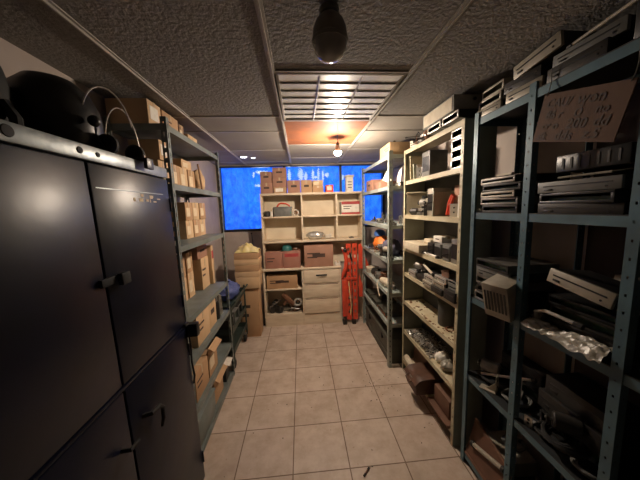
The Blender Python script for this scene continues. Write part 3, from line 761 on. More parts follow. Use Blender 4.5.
# ================================================================== back: counter, hutch
CY = 3.15
r = thing('wooden_counter', 'cream wooden counter with open shelves and drawers at the back wall', 'counter', (0, 3.3, 0))
B(-.505, .50, CY-.012, 3.45, .735, .757, .002).build('worktop', WOODC, r)
for x in (-.50, -.012, .472): B(x, x+.02, CY, 3.45, .0, .735, .001).build('side_panel' if x != -.012 else 'divider', WOODC, r)
B(-.48, .472, 3.435, 3.449, .0, .735).build('back_panel', WOODB, r)
B(-.48, .472, CY+.004, CY+.02, .0, .145).build('plinth', WOODC, r)
B(-.48, -.012, CY+.004, 3.435, .145, .16).build('bottom_board', WOODC, r)
B(-.48, -.012, CY+.01, 3.435, .475, .492).build('shelf', WOODC, r)
for k, (za, zb) in enumerate([(.555, .725), (.365, .545), (.155, .355)]):
    d_ = MB().box(.012, .468, CY-.012, CY+.012, za, zb, .002).build('drawer', WOODC, r)
    if k == 0:
        m_ = MB(); m_.box(.17, .31, CY-.016, CY-.011, .645, .665, .002); m_.tube([(.185, CY-.012, .655), (.19, CY-.032, .655), (.29, CY-.032, .655), (.295, CY-.012, .655)], .005, 8); m_.build('handle', DARKM, d_)
    else:
        m_ = MB(); m_.box(.03, .45, CY-.015, CY-.0115, zb-.012, zb-.004, .001); m_.build('finger_groove', BROWNBOARD, d_)
HY = 3.19
r = thing('wooden_hutch', 'cream shelving hutch with open compartments above the counter', 'shelves', (.15, 3.32, .757))
B(-.485, .80, HY, 3.45, 1.675, 1.70, .001).build('top_board', WOODC, r)
B(-.485, .80, HY, 3.435, 1.396, 1.415, .001).build('shelf', WOODC, r)
B(-.485, .80, HY-.01, 3.435, 1.082, 1.105, .001).build('shelf', WOODC, r)
B(-.485, -.466, HY, 3.45, .758, 1.675, .001).build('side_panel', WOODC, r)
B(.78, .80, HY, 3.45, 0, 1.675, .001).build('side_panel', WOODC, r)
for x in (.012, .452):
    B(x, x+.02, HY, 3.435, 1.105, 1.396, .001).build('divider', WOODC, r)
    B(x, x+.02, HY, 3.435, 1.415, 1.675, .001).build('divider', WOODC, r)
B(-.466, .78, 3.435, 3.449, .758, 1.675).build('back_panel', WOODB, r)

# on the hutch
GH = 'cartons on top of the hutch'
F = dict(face='y-', group=GH)
carton('lower reddish carton of the left stack on top of the hutch', -.475, -.325, 3.21, 3.42, 1.70, 1.83, CARDP, deco=('print',), **F)
carton('upper reddish carton of the left stack on top of the hutch', -.47, -.33, 3.21, 3.42, 1.831, 1.965, CARDP, deco=('print',), **F)
carton('lowest pale carton of the second stack on top of the hutch', -.315, -.16, 3.205, 3.42, 1.70, 1.775, CARD, deco=('white',), **F)
carton('middle brown carton of the second stack on top of the hutch', -.32, -.155, 3.205, 3.42, 1.776, 1.89, CARDP, deco=('print',), **F)
carton('topmost brown carton of the second stack, under the ceiling', -.32, -.155, 3.205, 3.42, 1.891, 2.01, CARDP, deco=('print',), **F)
carton('squat brown carton right of the second stack on top of the hutch', -.145, .015, 3.21, 3.42, 1.70, 1.855, CARDP, deco=('print',), **F)
carton('squat brown carton in the middle of the hutch top, left of the pale one', .022, .16, 3.21, 3.42, 1.70, 1.855, CARD, deco=('print',), **F)
carton('pale topped carton in the middle of the hutch top near the red box', .166, .305, 3.21, 3.42, 1.70, 1.78, CARD, deco=(), **F)
carton('cream flat carton lying on the pale topped carton of the hutch', .17, .30, 3.215, 3.42, 1.781, 1.85, CARDL, deco=('label',), **F)
carton('small red box on top of the hutch under the lit bulb', .335, .43, 3.22, 3.36, 1.70, 1.79, REDPM, face='y-', deco=('white',), cat='box', name='small_box')
r = thing('canister', 'tall white canister with a wide lid on top of the hutch', 'canister', (.64, 3.27, 1.70))
B(.595, .685, 3.22, 3.32, 1.70, 1.88, .006).build('body', PAPER, r); B(.585, .695, 3.21, 3.33, 1.88, 1.905, .004).build('lid', CREAMP, r)
m_ = MB()
for k in range(3): m_.box(.615, .665, 3.2185, 3.2205, 1.745+k*.035, 1.757+k*.035)
m_.build('paper_label', GREYP, r, smooth=0)
# upper compartments (z 1.415)
r = thing('toolbox', 'grey green metal box with a red handle in the upper left compartment', 'toolbox', (-.215, 3.27, 1.415))
B(-.325, -.105, 3.21, 3.34, 1.415, 1.515, .005).build('body', GREYP, r); B(-.33, -.10, 3.205, 3.345, 1.515, 1.535, .004).build('lid', GREYP, r)
MB().tube([(-.29, 3.27, 1.533), (-.27, 3.27, 1.565), (-.24, 3.265, 1.578), (-.18, 3.265, 1.573), (-.14, 3.27, 1.55), (-.13, 3.27, 1.533)], .011, 10).build('carry_handle', REDPM, r)
B(-.125, -.112, 3.203, 3.209, 1.45, 1.47, .001).build('catch', GREENP, r)
motor('small black motor at the left end of the upper left compartment', -.42, 3.27, 1.415, .035, .09, R(30), DSTEEL)
carton('slim cream box between the black motor and the grey toolbox', -.372, -.342, 3.22, 3.33, 1.415, 1.51, PAPER, face='y-', deco=(), cat='box', name='small_box')
r = thing('roll', 'white tape roll standing at the right of the grey toolbox', 'tape roll', (-.055, 3.26, 1.415)); r.name = 'tape_roll'
MB().tube([(-.055+.034*math.cos(2*PI*k/24), 3.26, 1.456+.034*math.sin(2*PI*k/24)) for k in range(24)], .007, 8, closed=True).build('tape', PAPER, r)
MB().tube([(-.055+.022*math.cos(2*PI*k/20), 3.26, 1.456+.022*math.sin(2*PI*k/20)) for k in range(20)], .005, 8, closed=True).build('core', CARDD, r)
r = carton('red and white printed carton in the upper right compartment', .53, .76, 3.22, 3.42, 1.415, 1.575, PAPER, face='y-', deco=('lines',))
B(.528, .762, 3.2175, 3.2195, 1.54, 1.577).build('red_band', REDINK, r, smooth=0); B(.528, .762, 3.2175, 3.2195, 1.414, 1.44).build('red_band', REDINK, r, smooth=0)
# middle compartments (z 1.105)
bag('crumpled silver foil bag in the lower middle compartment of the hutch', (.19, 3.27, 1.155), (.12, .06, .05), SILVER, 'foil_bag', 'bag', knot=False)
r = thing('cable_bundle', 'white cable bundle beside the silver bag in the hutch', 'cable', (.36, 3.27, 1.105))
MB().tube([(.36+.05*math.cos(k*.6)*(1-.01*k), 3.27+.035*math.sin(k*.6), 1.112+.0016*k) for k in range(34)], .006, 6).build('cable', PAPER, r); B(.40, .43, 3.25, 3.275, 1.106, 1.122, .003).build('plug', CREAMP, r)
r = thing('computer_mouse', 'small black mouse in the lower right compartment of the hutch', 'computer mouse', (.66, 3.26, 1.105))
m_ = MB(); m_.sphere((.66, 3.26, 1.106), (.035, .022, .018), 16, 10)
for v in m_.bm.verts: v.co.z = max(v.co.z, 1.105)
m_.build('shell', DARKM, r); MB().cyl((.628, 3.254, 1.117), (.628, 3.266, 1.117), .006, seg=10).build('wheel', GREYP, r)
# on the worktop
carton('left half of the brown carton pair on the worktop, with dark lines', -.465, -.245, 3.18, 3.40, .757, .965, CARDR, face='y-', deco=('lines',))
carton('right half of the brown carton pair on the worktop, under the teal bowl', -.24, -.02, 3.18, 3.40, .757, .975, CARDR, face='y-', deco=('red',))
r = thing('bowl', 'dark teal rounded bowl upturned on the brown carton', 'bowl', (-.19, 3.26, .976))
MB().lathe([(.066, 0), (.068, .008), (.064, .035), (.05, .06), (.03, .073), (.008, .077)], (-.19, 3.26, .976), 28).build('shell', TEAL, r)
MB().lathe([(.070, 0), (.072, .004), (.068, .009)], (-.19, 3.26, .976), 28).build('rim', TEAL, r)
r = thing('pipe_fitting', 'copper coloured pipe fitting lying beside the teal bowl', 'pipe fitting', (-.07, 3.25, .976))
MB().tube([(-.105, 3.25, .99), (-.06, 3.25, .99), (-.04, 3.24, .99)], .013, 10).build('pipe', RUST, r); MB().cyl((-.075, 3.25, .99), (-.063, 3.25, .99), .018, seg=6).build('nut', STEEL, r)
carton('large brown carton with grey print right of the carton pair on worktop', .03, .40, 3.17, 3.41, .757, 1.035, CARDP, face='y-', deco=('print', 'lines'))
carton('small white box at the right end of the worktop', .425, .49, 3.17, 3.25, .757, .815, PAPER, face='y-', deco=(), cat='box', name='small_box')
# counter left bay
carton('brown printed carton in the upper left bay of the counter', -.46, -.07, 3.18, 3.41, .492, .66, CARD, face='y-', deco=('lines', 'print'))
random.seed(21)
GB = 'scrap in the bottom bay of the counter'
r = thing('drill_body', 'rusty orange drill body lying across the scrap in the counter bay', 'drill', (-.2, 3.24, .30))
MB().tube([(-.27, 3.22, .40), (-.22, 3.20, .36), (-.13, 3.19, .27)], [.03, .034, .028], 14).build('housing', RUST, r); MB().tube([(-.21, 3.20, .35), (-.255, 3.19, .27)], [.02, .018], 10).build('grip', RUST, r); MB().cyl((-.13, 3.19, .27), (-.10, 3.187, .243), .014, seg=12).build('chuck', STEEL, r)
r = thing('pulley_ring', 'bright steel ring at the right of the counter bay scrap', 'ring', (-.075, 3.185, .25))
MB().tube([(-.075+.042*math.cos(2*PI*k/28), 3.185, .30+.042*math.sin(2*PI*k/28)) for k in range(28)], .014, 10, closed=True).build('ring', STEELB, r); MB().tube([(-.075+.024*math.cos(2*PI*k/20), 3.188, .30+.024*math.sin(2*PI*k/20)) for k in range(20)], .008, 8, closed=True).build('bearing', DSTEEL, r)
for k, (x, y, z, mm, lab) in enumerate([(-.42, 3.24, .16, DSTEEL, 'dark motor at the far left of the counter bay'), (-.33, 3.22, .16, DSTEEL, 'dark motor second from the left in the counter bay'), (-.24, 3.27, .16, STEEL, 'grey motor in the middle of the counter bay under the drill'), (-.10, 3.25, .16, RUST, 'rusty motor at the right of the counter bay under the ring'), (-.38, 3.30, .232, DSTEEL, 'dark motor lying on the left motors in the counter bay')]):
    motor(lab, x, y, z, .042 if k < 4 else .035, .10, R(20+37*k), mm)
for k, (x0_, z0_, x1_, z1_, lab) in enumerate([(-.45, .24, -.30, .34, 'thin rod leaning left over the counter bay motors'), (-.40, .30, -.28, .22, 'thin rod crossing low over the counter bay motors'), (-.18, .23, -.05, .20, 'short bright rod at the foot of the steel ring')]):
    pipe(lab, (x0_, 3.17+.01*k, z0_), (x1_, 3.19, z1_), .007, [STEEL, DSTEEL, STEELB][k])

# ================================================================== red perforated stand
r = thing('perforated_stand', 'tall red perforated steel stand between the counter and the green rack', 'stand', (.63, 3.115, 0))
for x in (.575, .655):
    m_ = MB(); m_.flange((x, 3.115, .05), (1, 0, 0), (0, 0, 1), .062, 1.0, .003, pitch=.085, hh=.42, hw=.36); m_.flange((x, 3.115, .05), (0, 1, 0), (0, 0, 1), .02, 1.0, .003, pitch=.085, hh=.4)
    m_.build('upright', REDPM, r, smooth=0)
MB().tube([(.525, 3.10, 1.0), (.56, 3.095, .93), (.575, 3.09, .84), (.565, 3.09, .75), (.535, 3.095, .67), (.52, 3.1, .62)], [.018, .024, .026, .026, .022, .016], 12).build('bow', REDPM, r)
B(.505, .715, 3.098, 3.112, .585, .615, .003).build('crossbar', REDPM, r)
m_ = MB(); m_.prism([(.715, 3.112), (.718, 3.112), (.718, 3.135), (.715, 3.135)], 2, .1, 1.0); m_.build('side_flange', REDPM, r)
m_ = MB(); m_.prism([(.735, 1.03), (.765, 1.05), (.88, .72), (.735, .72)], 1, 3.118, 3.124); m_.prism([(.735, .66), (.84, .35), (.735, .35)], 1, 3.118, 3.124); m_.build('gusset_plate', REDPM, r, smooth=0)
B(.515, .575, 3.098, 3.114, .10, .58, .003).build('lower_plate', REDPM, r)
m_ = MB(); m_.tube([(.60, 3.095, .57), (.61, 3.09, .40), (.63, 3.092, .25), (.615, 3.095, .12)], .006, 8); m_.build('brake_cable', YELLOW, r)
MB().sphere((.555, 3.075, .975), .027, 16, 10).build('knob', DARKM, r); B(.515, .535, 3.08, 3.10, .985, 1.01, .002).build('tag_plate', PAPER, r); m_ = MB(); m_.tube([(.615, 3.08, .94), (.63, 3.075, .88), (.64, 3.08, .84)], .012, 8); m_.build('lever', DSTEEL, r)
for x in (.54, .66): B(x-.025, x+.025, 3.07, 3.135, 0, .05, .004).build('foot', DSTEEL, r)

r.location.x -= .018

# ================================================================== green rack contents
random.seed(31)
gx = .80
r = carton('orange brown open carton of pipes on top of the green rack', .78, 1.06, 2.17, 2.44, 1.935, 2.04, CARDL, face='x-', deco=('lines',))
pipe('grey bent rod sticking over the orange brown carton', (.83, 2.20, 2.046), (.90, 2.40, 2.075), .008, DSTEEL)
carton('reddish brown carton at the far end of the second green rack shelf', .78, 1.0, 2.72, 2.95, 1.673, 1.79, CARDP, face='x-', deco=('print',))
carton('flat brown carton near the middle of the second green rack shelf', .79, 1.0, 2.46, 2.69, 1.673, 1.745, CARDP, face='x-', deco=())
plate('white crumpled wing shaped sheet at the near end, second green rack shelf', [(.80, 2.20, 1.70), (.80, 2.42, 1.75), (.86, 2.47, 1.84), (.84, 2.28, 1.755)], PAPER, .004, 'white_panel')
plate('smaller white sheet leaning by the near post, second green rack shelf', [(.88, 2.18, 1.675), (.88, 2.30, 1.675), (.90, 2.27, 1.80), (.90, 2.19, 1.83)], PAPER, .004, 'white_panel')
pipe('grey pole leaning against the back of the second green rack shelf', (.95, 2.98, 1.68), (.98, 2.80, 1.89), .008, STEEL)
for k in range(3): chassis(['grey frame at the near end of the second green rack shelf', 'grey frame second along the second green rack shelf', 'grey frame at the back of the second green rack shelf'][k], .96+.04*(k == 2), 2.24+.16*k, 1.673, .16, .13, .035, .1*k, GREYP, STEEL)
for k in range(7):
    y = 2.22+k*.12
    nm = ['nearest', 'second nearest', 'third nearest', 'middle', 'third farthest', 'second farthest', 'farthest'][k]
    if k % 3 == 0: gearpart(f'{nm} small part, a toothed wheel, on the third green rack shelf', gx+.03+.05*random.random(), y, 1.33, .03, .02, STEEL)
    elif k % 3 == 1: motor(f'{nm} small part, a motor, on the third green rack shelf', gx+.04+.05*random.random(), y, 1.33, .024, .06, random.random()*3, [BEIGE, DSTEEL][k % 2])
    else: bracket(f'{nm} small part, a bracket, on the third green rack shelf', gx+.03+.05*random.random(), y, 1.33, .06, .05, .03, random.random()*3, STEEL)
bag('bright orange bag in the middle of the fourth green rack shelf', (.87, 2.66, 1.105), (.085, .115, .085), ORNG, 'plastic_bag', 'bag', knot=False)
r = thing('cap', 'blue rounded cap resting on the orange bag', 'cap', (.86, 2.70, 1.185))
MB().lathe([(.062, 0), (.06, .03), (.045, .055), (.02, .066), (.005, .068)], (.86, 2.70, 1.185), 20).build('crown', BLUEP, r)
m_ = MB(); m_.prism([(.815, 2.66), (.86, 2.635), (.90, 2.66), (.86, 2.70)], 2, 1.184, 1.19); m_.build('brim', BLUEP, r)
bag('grey purple cloth bundle near the front post, fourth green rack shelf', (.88, 2.40, 1.10), (.085, .10, .08), mat('purple grey cloth', (.13, .12, .17), .9, bump=.4), 'cloth_bundle', 'bundle', knot=False)
for k in range(8):
    y = 2.20+k*.10; nm = ['nearest', 'second', 'third', 'fourth', 'fifth', 'sixth', 'seventh', 'farthest'][k]
    x = .795+.03*(k % 2)
    if k % 2: motor(f'{nm} front row part, a motor, on the fourth green rack shelf', x, y, 1.02, .026, .065, k*1.1, [STEEL, DSTEEL, RUST][k % 3])
    else: gearpart(f'{nm} front row part, a toothed wheel, on the fourth green rack shelf', x, y, 1.02, .032, .022, [STEEL, BEIGE, DSTEEL][k % 3])
for k in range(6):
    y = 2.24+k*.135; nm = ['nearest', 'second', 'third', 'fourth', 'fifth', 'farthest'][k]
    bracket(f'{nm} back row bracket on the third green rack shelf', .93+.03*(k % 2), y, 1.33, .06+.02*(k % 3), .05, .03, k*1.3, [BEIGE, GREYP, STEEL][k % 3])
for k in range(4):
    y = 2.22+k*.075; nm = ['nearest', 'second', 'third', 'fourth'][k]
    gearpart(f'{nm} toothed wheel of the back row near the front post, fourth green rack shelf', .99, y, 1.02, .03, .03, [STEEL, DSTEEL][k % 2])
for k, (y, mm, lab) in enumerate([(2.29, BEIGE, 'beige motor piled over the nearest front parts, fourth green rack shelf'), (2.47, STEEL, 'grey motor piled over the fourth front part, fourth green rack shelf'), (2.85, STEEL, 'grey motor at the far end behind the front parts, fourth green rack shelf')]):
    motor(lab, .80 if k < 2 else .92, y, 1.074 if k < 2 else 1.02, .026, .07, .5+k, mm)
r = thing('tin', 'round beige tin at the far end of the fifth green rack shelf', 'tin', (.85, 2.95, .714))
MB().lathe([(.07, 0), (.075, .004), (.075, .05), (.07, .055)], (.85, 2.95, .714), 24).build('body', BEIGE, r); MB().lathe([(.078, .045), (.078, .064), (.04, .07), (.01, .07)], (.85, 2.95, .714), 24).build('lid', CREAMP, r)
for k, (y, mm, lab) in enumerate([(2.80, DSTEEL, 'dark motor beside the beige tin, fifth green rack shelf'), (2.66, STEEL, 'grey motor in the middle of the fifth green rack shelf'), (2.53, RUST, 'rusty motor in the middle of the fifth green rack shelf')]):
    motor(lab, .85, y, .714, .04, .10, .5+k, mm)
r = thing('hand_drill', 'cream electric drill hanging over the edge, fifth green rack shelf', 'drill', (.83, 2.36, .714))
MB().tube([(.80, 2.44, .76), (.82, 2.36, .765), (.84, 2.27, .755)], [.032, .040, .034], 14).build('housing', CREAMP, r)
MB().tube([(.82, 2.35, .75), (.80, 2.33, .725)], [.024, .02], 10).build('grip', CREAMP, r)
MB().cyl((.84, 2.27, .755), (.85, 2.22, .75), .016, seg=12).build('chuck', STEEL, r)
MB().tube([(.80, 2.44, .76), (.775, 2.47, .75), (.752, 2.45, .72), (.75, 2.40, .66), (.752, 2.37, .62)], .006, 8).build('cord', CREAMP, r)
coil('brown coil of hose between drill and motor, fifth green rack shelf', .85, 2.50, .80, .05, 3, RUST, .007)
bpy.data.objects.remove(bpy.data.objects[-1]) if False else None
for k, (y, a) in enumerate([(2.95, 'flat grey steel tray at the far end of the sixth green rack shelf'), (2.70, 'flat grey steel tray in the middle of the sixth green rack shelf'), (2.42, 'flat grey steel tray near the front post, sixth green rack shelf')]):
    chassis(a, .90, y, .42, .22, .22, .05, 0, CASEG, CASEG)
motor('grey motor on the middle tray, sixth green rack shelf', .87, 2.68, .471, .035, .09, .4, CASEG)
pipe('rusty rod along the sixth green rack shelf', (.80, 2.22, .43), (.80, 2.60, .43), .008, RUST)
r = thing('steel_case', 'long olive grey steel case on the floor under the green rack', 'case', (.93, 2.63, 0))
B(.79, 1.09, 2.20, 3.05, 0, .20, .006).build('body', CASEG, r); B(.782, 1.098, 2.192, 3.058, .20, .255, .008).build('lid', CASEG, r)
B(.778, .79, 2.20, 3.05, .07, .085, .002).build('rib', CASEG, r)
for y in (2.40, 2.85): B(.774, .79, y-.02, y+.02, .17, .225, .003).build('latch', DSTEEL, r)

def squeeze(roots, xa, xb):
    bpy.context.view_layer.update()
    for o in roots:
        xs = [ (o.matrix_world @ (c.matrix_local @ Vector(b))).x for c in ([o] if o.type == 'MESH' else o.children) for b in c.bound_box]
        if not xs: continue
        lo, hi = min(xs), max(xs)
        if hi-lo > xb-xa:
            if o.rotation_euler.z == 0 or o.type == 'MESH' or True:
                k = (xb-xa)/(hi-lo); o.scale.x *= k
                c0 = o.location.x; lo, hi = c0+(lo-c0)*k, c0+(hi-c0)*k
        if hi > xb: o.location.x -= hi-xb
        elif lo < xa and xa > .85 and o.name.split('.')[0] in ('disc_drive', 'drive_bay'): o.location.x += min(xa-lo, xb-hi)
def roots_since(n): return [o for o in list(bpy.data.objects) if o.parent is None and o.name not in n]
_before = {o.name for o in bpy.data.objects}
# ================================================================== cream shelving contents
random.seed(41)
r = thing('foam_panel', 'thick grey board lying on the near end of the cream shelving top', 'board', (.99, 1.53, 1.99))
B(.835, 1.13, 1.36, 1.70, 1.995, 2.078, .004).build('board', GREYB, r); B(.833, .836, 1.375, 1.685, 2.0, 2.07).build('edge_strip', CREAMP, r, smooth=0)
MB().cyl((.95, 1.362, 2.055), (.95, 1.354, 2.055), .008, seg=12).build('knob', DARKM, r)
for k, (y, lab) in enumerate([(1.41, 'nearest flat black frame under the thick grey board'), (1.58, 'second flat black frame under the thick grey board')]):
    chassis(lab, 1.01, y, 1.952, .22, .15, .042, 0, DARKM, STEELB)
r = thing('tangled_lamp', 'brown glass globe lamp among wires on the cream shelving top', 'lamp', (.93, 1.79, 1.952))
MB().sphere((.93, 1.79, 1.995), .042, 18, 12).build('globe', mat('brown glass', (.16, .09, .06), .15), r); MB().tube([(.93, 1.79, 1.995), (.92, 1.84, 2.01), (.91, 1.87, 2.0)], [.02, .016, .012], 10).build('socket', STEEL, r); MB().tube([(.91, 1.87, 2.0), (.90, 1.90, 2.04), (.91, 1.96, 2.03), (.92, 2.0, 1.97)], .004, 6).build('wire', DARKM, r)
r.name = 'globe_lamp'
for k, (y, z, lab) in enumerate([(1.90, 1.952, 'white bundle of wires nearest the globe lamp, cream shelving top'), (2.02, 1.952, 'white bundle of wires at the far end of the cream shelving top')]):
    coil(lab, .95, y, z, .055, 4, PAPER if k else STEEL, .004)
pipe('dark metal strip angled up over the wires on the cream shelving', (.93, 1.88, 2.0), (.90, 2.12, 2.055), .007, DSTEEL)
bracket('pale bracket by the far post on the cream shelving top', .93, 2.08, 1.952, .07, .06, .03, .4, BEIGE)
bracket('rusty bracket between the wire bundles on the cream shelving top', .925, 1.965, 1.972, .05, .05, .03, 2, RUST)
# shelf 1.703
z = 1.703
for k, (y, j, lab) in enumerate([(1.42, 0, 'lowest black drive bay with a white rim by the near post, top inner shelf'), (1.42, 1, 'middle black drive bay with a white rim by the near post, top inner shelf'), (1.42, 2, 'upper black drive bay with a white rim by the near post, top inner shelf')]):
    chassis(lab, 1.0, y, z+j*.056, .16, .13, .055, 0, DARKM, STEELB)
chassis('black drive bay with a white rim on the near trio, top inner shelf', .975, 1.425, z+.171, .14, .12, .05, 0, DARKM, STEELB)
psu('large grey box in the middle of the top inner shelf, cream shelving', .965, 1.78, z, .13, .11, .17, 0, GREYP, cable=False, cat='metal box')
board('small white faced board leaning beside the large grey box', .925, 1.853, z+.03, .10, .03, 0, (0, R(-70)), PAPER)
for k, (y, zz, m2, lab) in enumerate([(1.885, 0, PAPER, 'white scrap bracket nearest the large grey box, top inner shelf'), (1.925, .0, STEELB, 'bright scrap bracket second from the large grey box, top inner shelf'), (1.965, 0, STEELB, 'bright scrap bracket farther from the large grey box, top inner shelf'), (2.005, .0, PAPER, 'tall white scrap bracket nearest the cream slab, top inner shelf')]):
    bracket(lab, .945+.02*(k % 2), y, z+zz, .09+.03*(k == 3), .06, .045, .5*k, m2)
r = carton('brown small carton behind the white scrap, top inner shelf', 1.01, 1.066, 1.88, 1.99, z, z+.11, CARDP, face='x-', deco=())
plate('cream slab standing at the far end, top inner shelf', [(.92, 2.07, z+.002), (1.06, 2.07, z+.002), (1.06, 2.08, z+.19), (.92, 2.08, z+.19)], WRACK, .01, 'steel_slab')
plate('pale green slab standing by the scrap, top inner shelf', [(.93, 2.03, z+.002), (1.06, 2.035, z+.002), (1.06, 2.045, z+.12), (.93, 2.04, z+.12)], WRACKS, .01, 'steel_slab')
# shelf 1.423
z = 1.423
plate('cream slab standing at the far end, second inner shelf of cream shelving', [(.97, 2.07, z+.002), (1.14, 2.02, z+.002), (1.14, 2.03, z+.18), (.97, 2.08, z+.18)], WRACK, .008, 'steel_slab')
for k, (y, zz, rad, m2, lab) in enumerate([(1.93, 0, .05, STEEL, 'large grey toothed wheel beside the far slab, second inner shelf'), (1.83, 0, .05, BEIGE, 'beige toothed wheel second from the far slab, second inner shelf'), (1.92, .032, .045, STEELB, 'bright toothed wheel lying on the large grey one, second inner shelf'), (1.84, .032, .04, STEELB, 'bright toothed wheel lying on the beige one, second inner shelf')]):
    gearpart(lab, .965, y, z+zz, rad, .022, m2, rz=.3*k)
for k, (y, zz, m2, lab) in enumerate([(1.90, .062, STEELB, 'grey motor on top of the stacked wheels, second inner shelf'), (1.82, .062, BEIGE, 'beige motor on top of the stacked wheels, second inner shelf')]):
    motor(lab, .965, y, z+zz, .032, .075, .7+k, m2)
psu('tall beige metal box in the middle of the second inner shelf', .975, 1.725, z, .13, .08, .19, 0, BEIGE, cable=True, cat='metal box')
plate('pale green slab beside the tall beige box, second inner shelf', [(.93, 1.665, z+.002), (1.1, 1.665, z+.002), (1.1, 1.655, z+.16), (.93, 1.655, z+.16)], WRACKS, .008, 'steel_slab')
r = carton('brown carton behind the red clip, second inner shelf', 1.025, 1.066, 1.50, 1.63, z, z+.20, CARDP, face='x-', deco=())
r = thing('clip', 'red plastic clip leaning on the brown carton, second inner shelf', 'clip', (.97, 1.57, z)); r.name = 'plastic_clip'
MB().tube([(.96, 1.60, z+.01), (.965, 1.585, z+.09), (.97, 1.56, z+.14)], .010, 8).build('jaw', REDPM, r); MB().tube([(.96, 1.56, z+.01), (.965, 1.565, z+.08), (.97, 1.545, z+.13)], .010, 8).build('jaw', REDPM, r); MB().cyl((.963, 1.55, z+.075), (.963, 1.60, z+.075), .006, seg=8).build('pivot', STEEL, r)
bracket('white plastic bracket nearest the near post, second inner shelf', .94, 1.425, z, .13, .08, .05, 0, PAPER)
bracket('white plastic bracket second from the near post, second inner shelf', .94, 1.49, z, .08, .07, .05, .6, PAPER)
chassis('black unit between the white brackets and the back, second inner shelf', 1.04, 1.44, z, .05, .14, .13, 0, DARKM, GREYP)
bracket('dark bracket before the tall beige box, second inner shelf', .915, 1.79, z, .08, .03, .03, .8, DSTEEL)
motor('dark motor at the foot of the far slab, second inner shelf', .935, 2.01, z, .028, .07, .4, DSTEEL)
coil('dark wire coil hanging on the stacked motors, second inner shelf', .955, 1.87, z+.125, .035, 3, RUBBER, .003)
# shelf 1.142
z = 1.142
r = carton('long flat cream box overhanging the third inner shelf of cream shelving', .87, 1.06, 1.80, 2.09, z, z+.062, CREAMP, face='x-', deco=(), cat='box', name='flat_box')
carton('small cream box on the flat cream box, nearer the middle', .96, 1.05, 1.80, 1.90, z+.064, z+.10, CREAMP, face='x-', deco=(), cat='box', name='small_box')
carton('small pale box in the middle of the third inner shelf, on the dark units', .97, 1.07, 1.665, 1.775, z+.092, z+.135, PAPER, face='x-', deco=('print',), cat='box', name='small_box')
for k, (y, h, m2, lab) in enumerate([(1.72, .09, DSTEEL, 'dark unit next to the flat cream box, third inner shelf'), (1.625, .095, GREYP, 'grey unit second from the flat cream box, third inner shelf'), (1.525, .10, GREYP, 'grey unit third from the flat cream box, third inner shelf'), (1.43, .15, STEEL, 'tall grey unit by the near post, third inner shelf')]):
    psu(lab, .985, y, z, .14, .075, h, 0, m2, cable=(k % 2 == 0))
pipe('white strip lying along the front edge of the third inner shelf', (.905, 1.60, z+.009), (.905, 1.79, z+.009), .008, PAPER)
plate('brown panel hanging below the third inner shelf near the front', [(.93, 1.50, .924), (.93, 1.58, .924), (.93, 1.58, 1.06), (.93, 1.50, 1.08)], BROWNBOARD, .006, 'wood_panel')
# shelf .92
z = .92
for k, (y, x, zz, w_, d_, h_, m2, lab) in enumerate([
    (1.97, .97, 0, .14, .12, .05, GREYP, 'grey drive at the far end, fourth inner shelf'),
    (1.83, .98, 0, .15, .13, .045, DSTEEL, 'dark drive second from the far end, fourth inner shelf'),
    (1.69, .96, 0, .15, .13, .04, DSTEEL, 'lower dark drive of the middle pair, fourth inner shelf'),
    (1.69, .97, .042, .15, .13, .04, BEIGE, 'upper beige drive of the middle pair, fourth inner shelf'),
    (1.55, .95, 0, .15, .13, .038, DSTEEL, 'lower dark drive of the near trio, fourth inner shelf'),
    (1.55, .965, .04, .15, .13, .038, DSTEEL, 'middle dark drive of the near trio, fourth inner shelf'),
    (1.55, .975, .08, .15, .13, .03, GREYP, 'topmost grey drive of the near trio, fourth inner shelf'),
    (1.415, .95, 0, .14, .11, .06, DSTEEL, 'dark drive by the near post, fourth inner shelf')]):
    drive(lab, x, y, z+zz, w_, d_, h_, 0, 'x-', m2, [STEELB, DSTEEL, BEIGE][k % 3])
motor('grey motor on the far grey drive, fourth inner shelf', .97, 1.96, z+.052, .035, .08, .6, STEEL)
motor('dark motor on the second dark drive, fourth inner shelf', .98, 1.84, z+.047, .03, .08, 1.4, DSTEEL)
pipe('long cream strip lying over the middle drives, fourth inner shelf', (.90, 1.64, z+.10), (.94, 1.86, z+.125), .009, CREAMP)
for k, (y, zz, lab) in enumerate([(1.41, .062, 'lower black flat unit on the near dark drive, fourth inner shelf'), (1.415, .092, 'upper black flat unit on the near dark drive, fourth inner shelf')]):
    chassis(lab, .975, y, z+zz, .14, .11, .028, 0, DARKM, GREYP)
bracket('black bracket leaning on the middle pair of drives, fourth inner shelf', .915, 1.765, z, .07, .05, .03, .3, DSTEEL)
chassis('black flat unit lying on the middle pair of drives, fourth inner shelf', .985, 1.69, z+.083, .13, .11, .022, .15, DARKM, DSTEEL)
coil('black wire coil between the two far drives, fourth inner shelf', .93, 1.90, z+.05, .028, 3, RUBBER, .003)
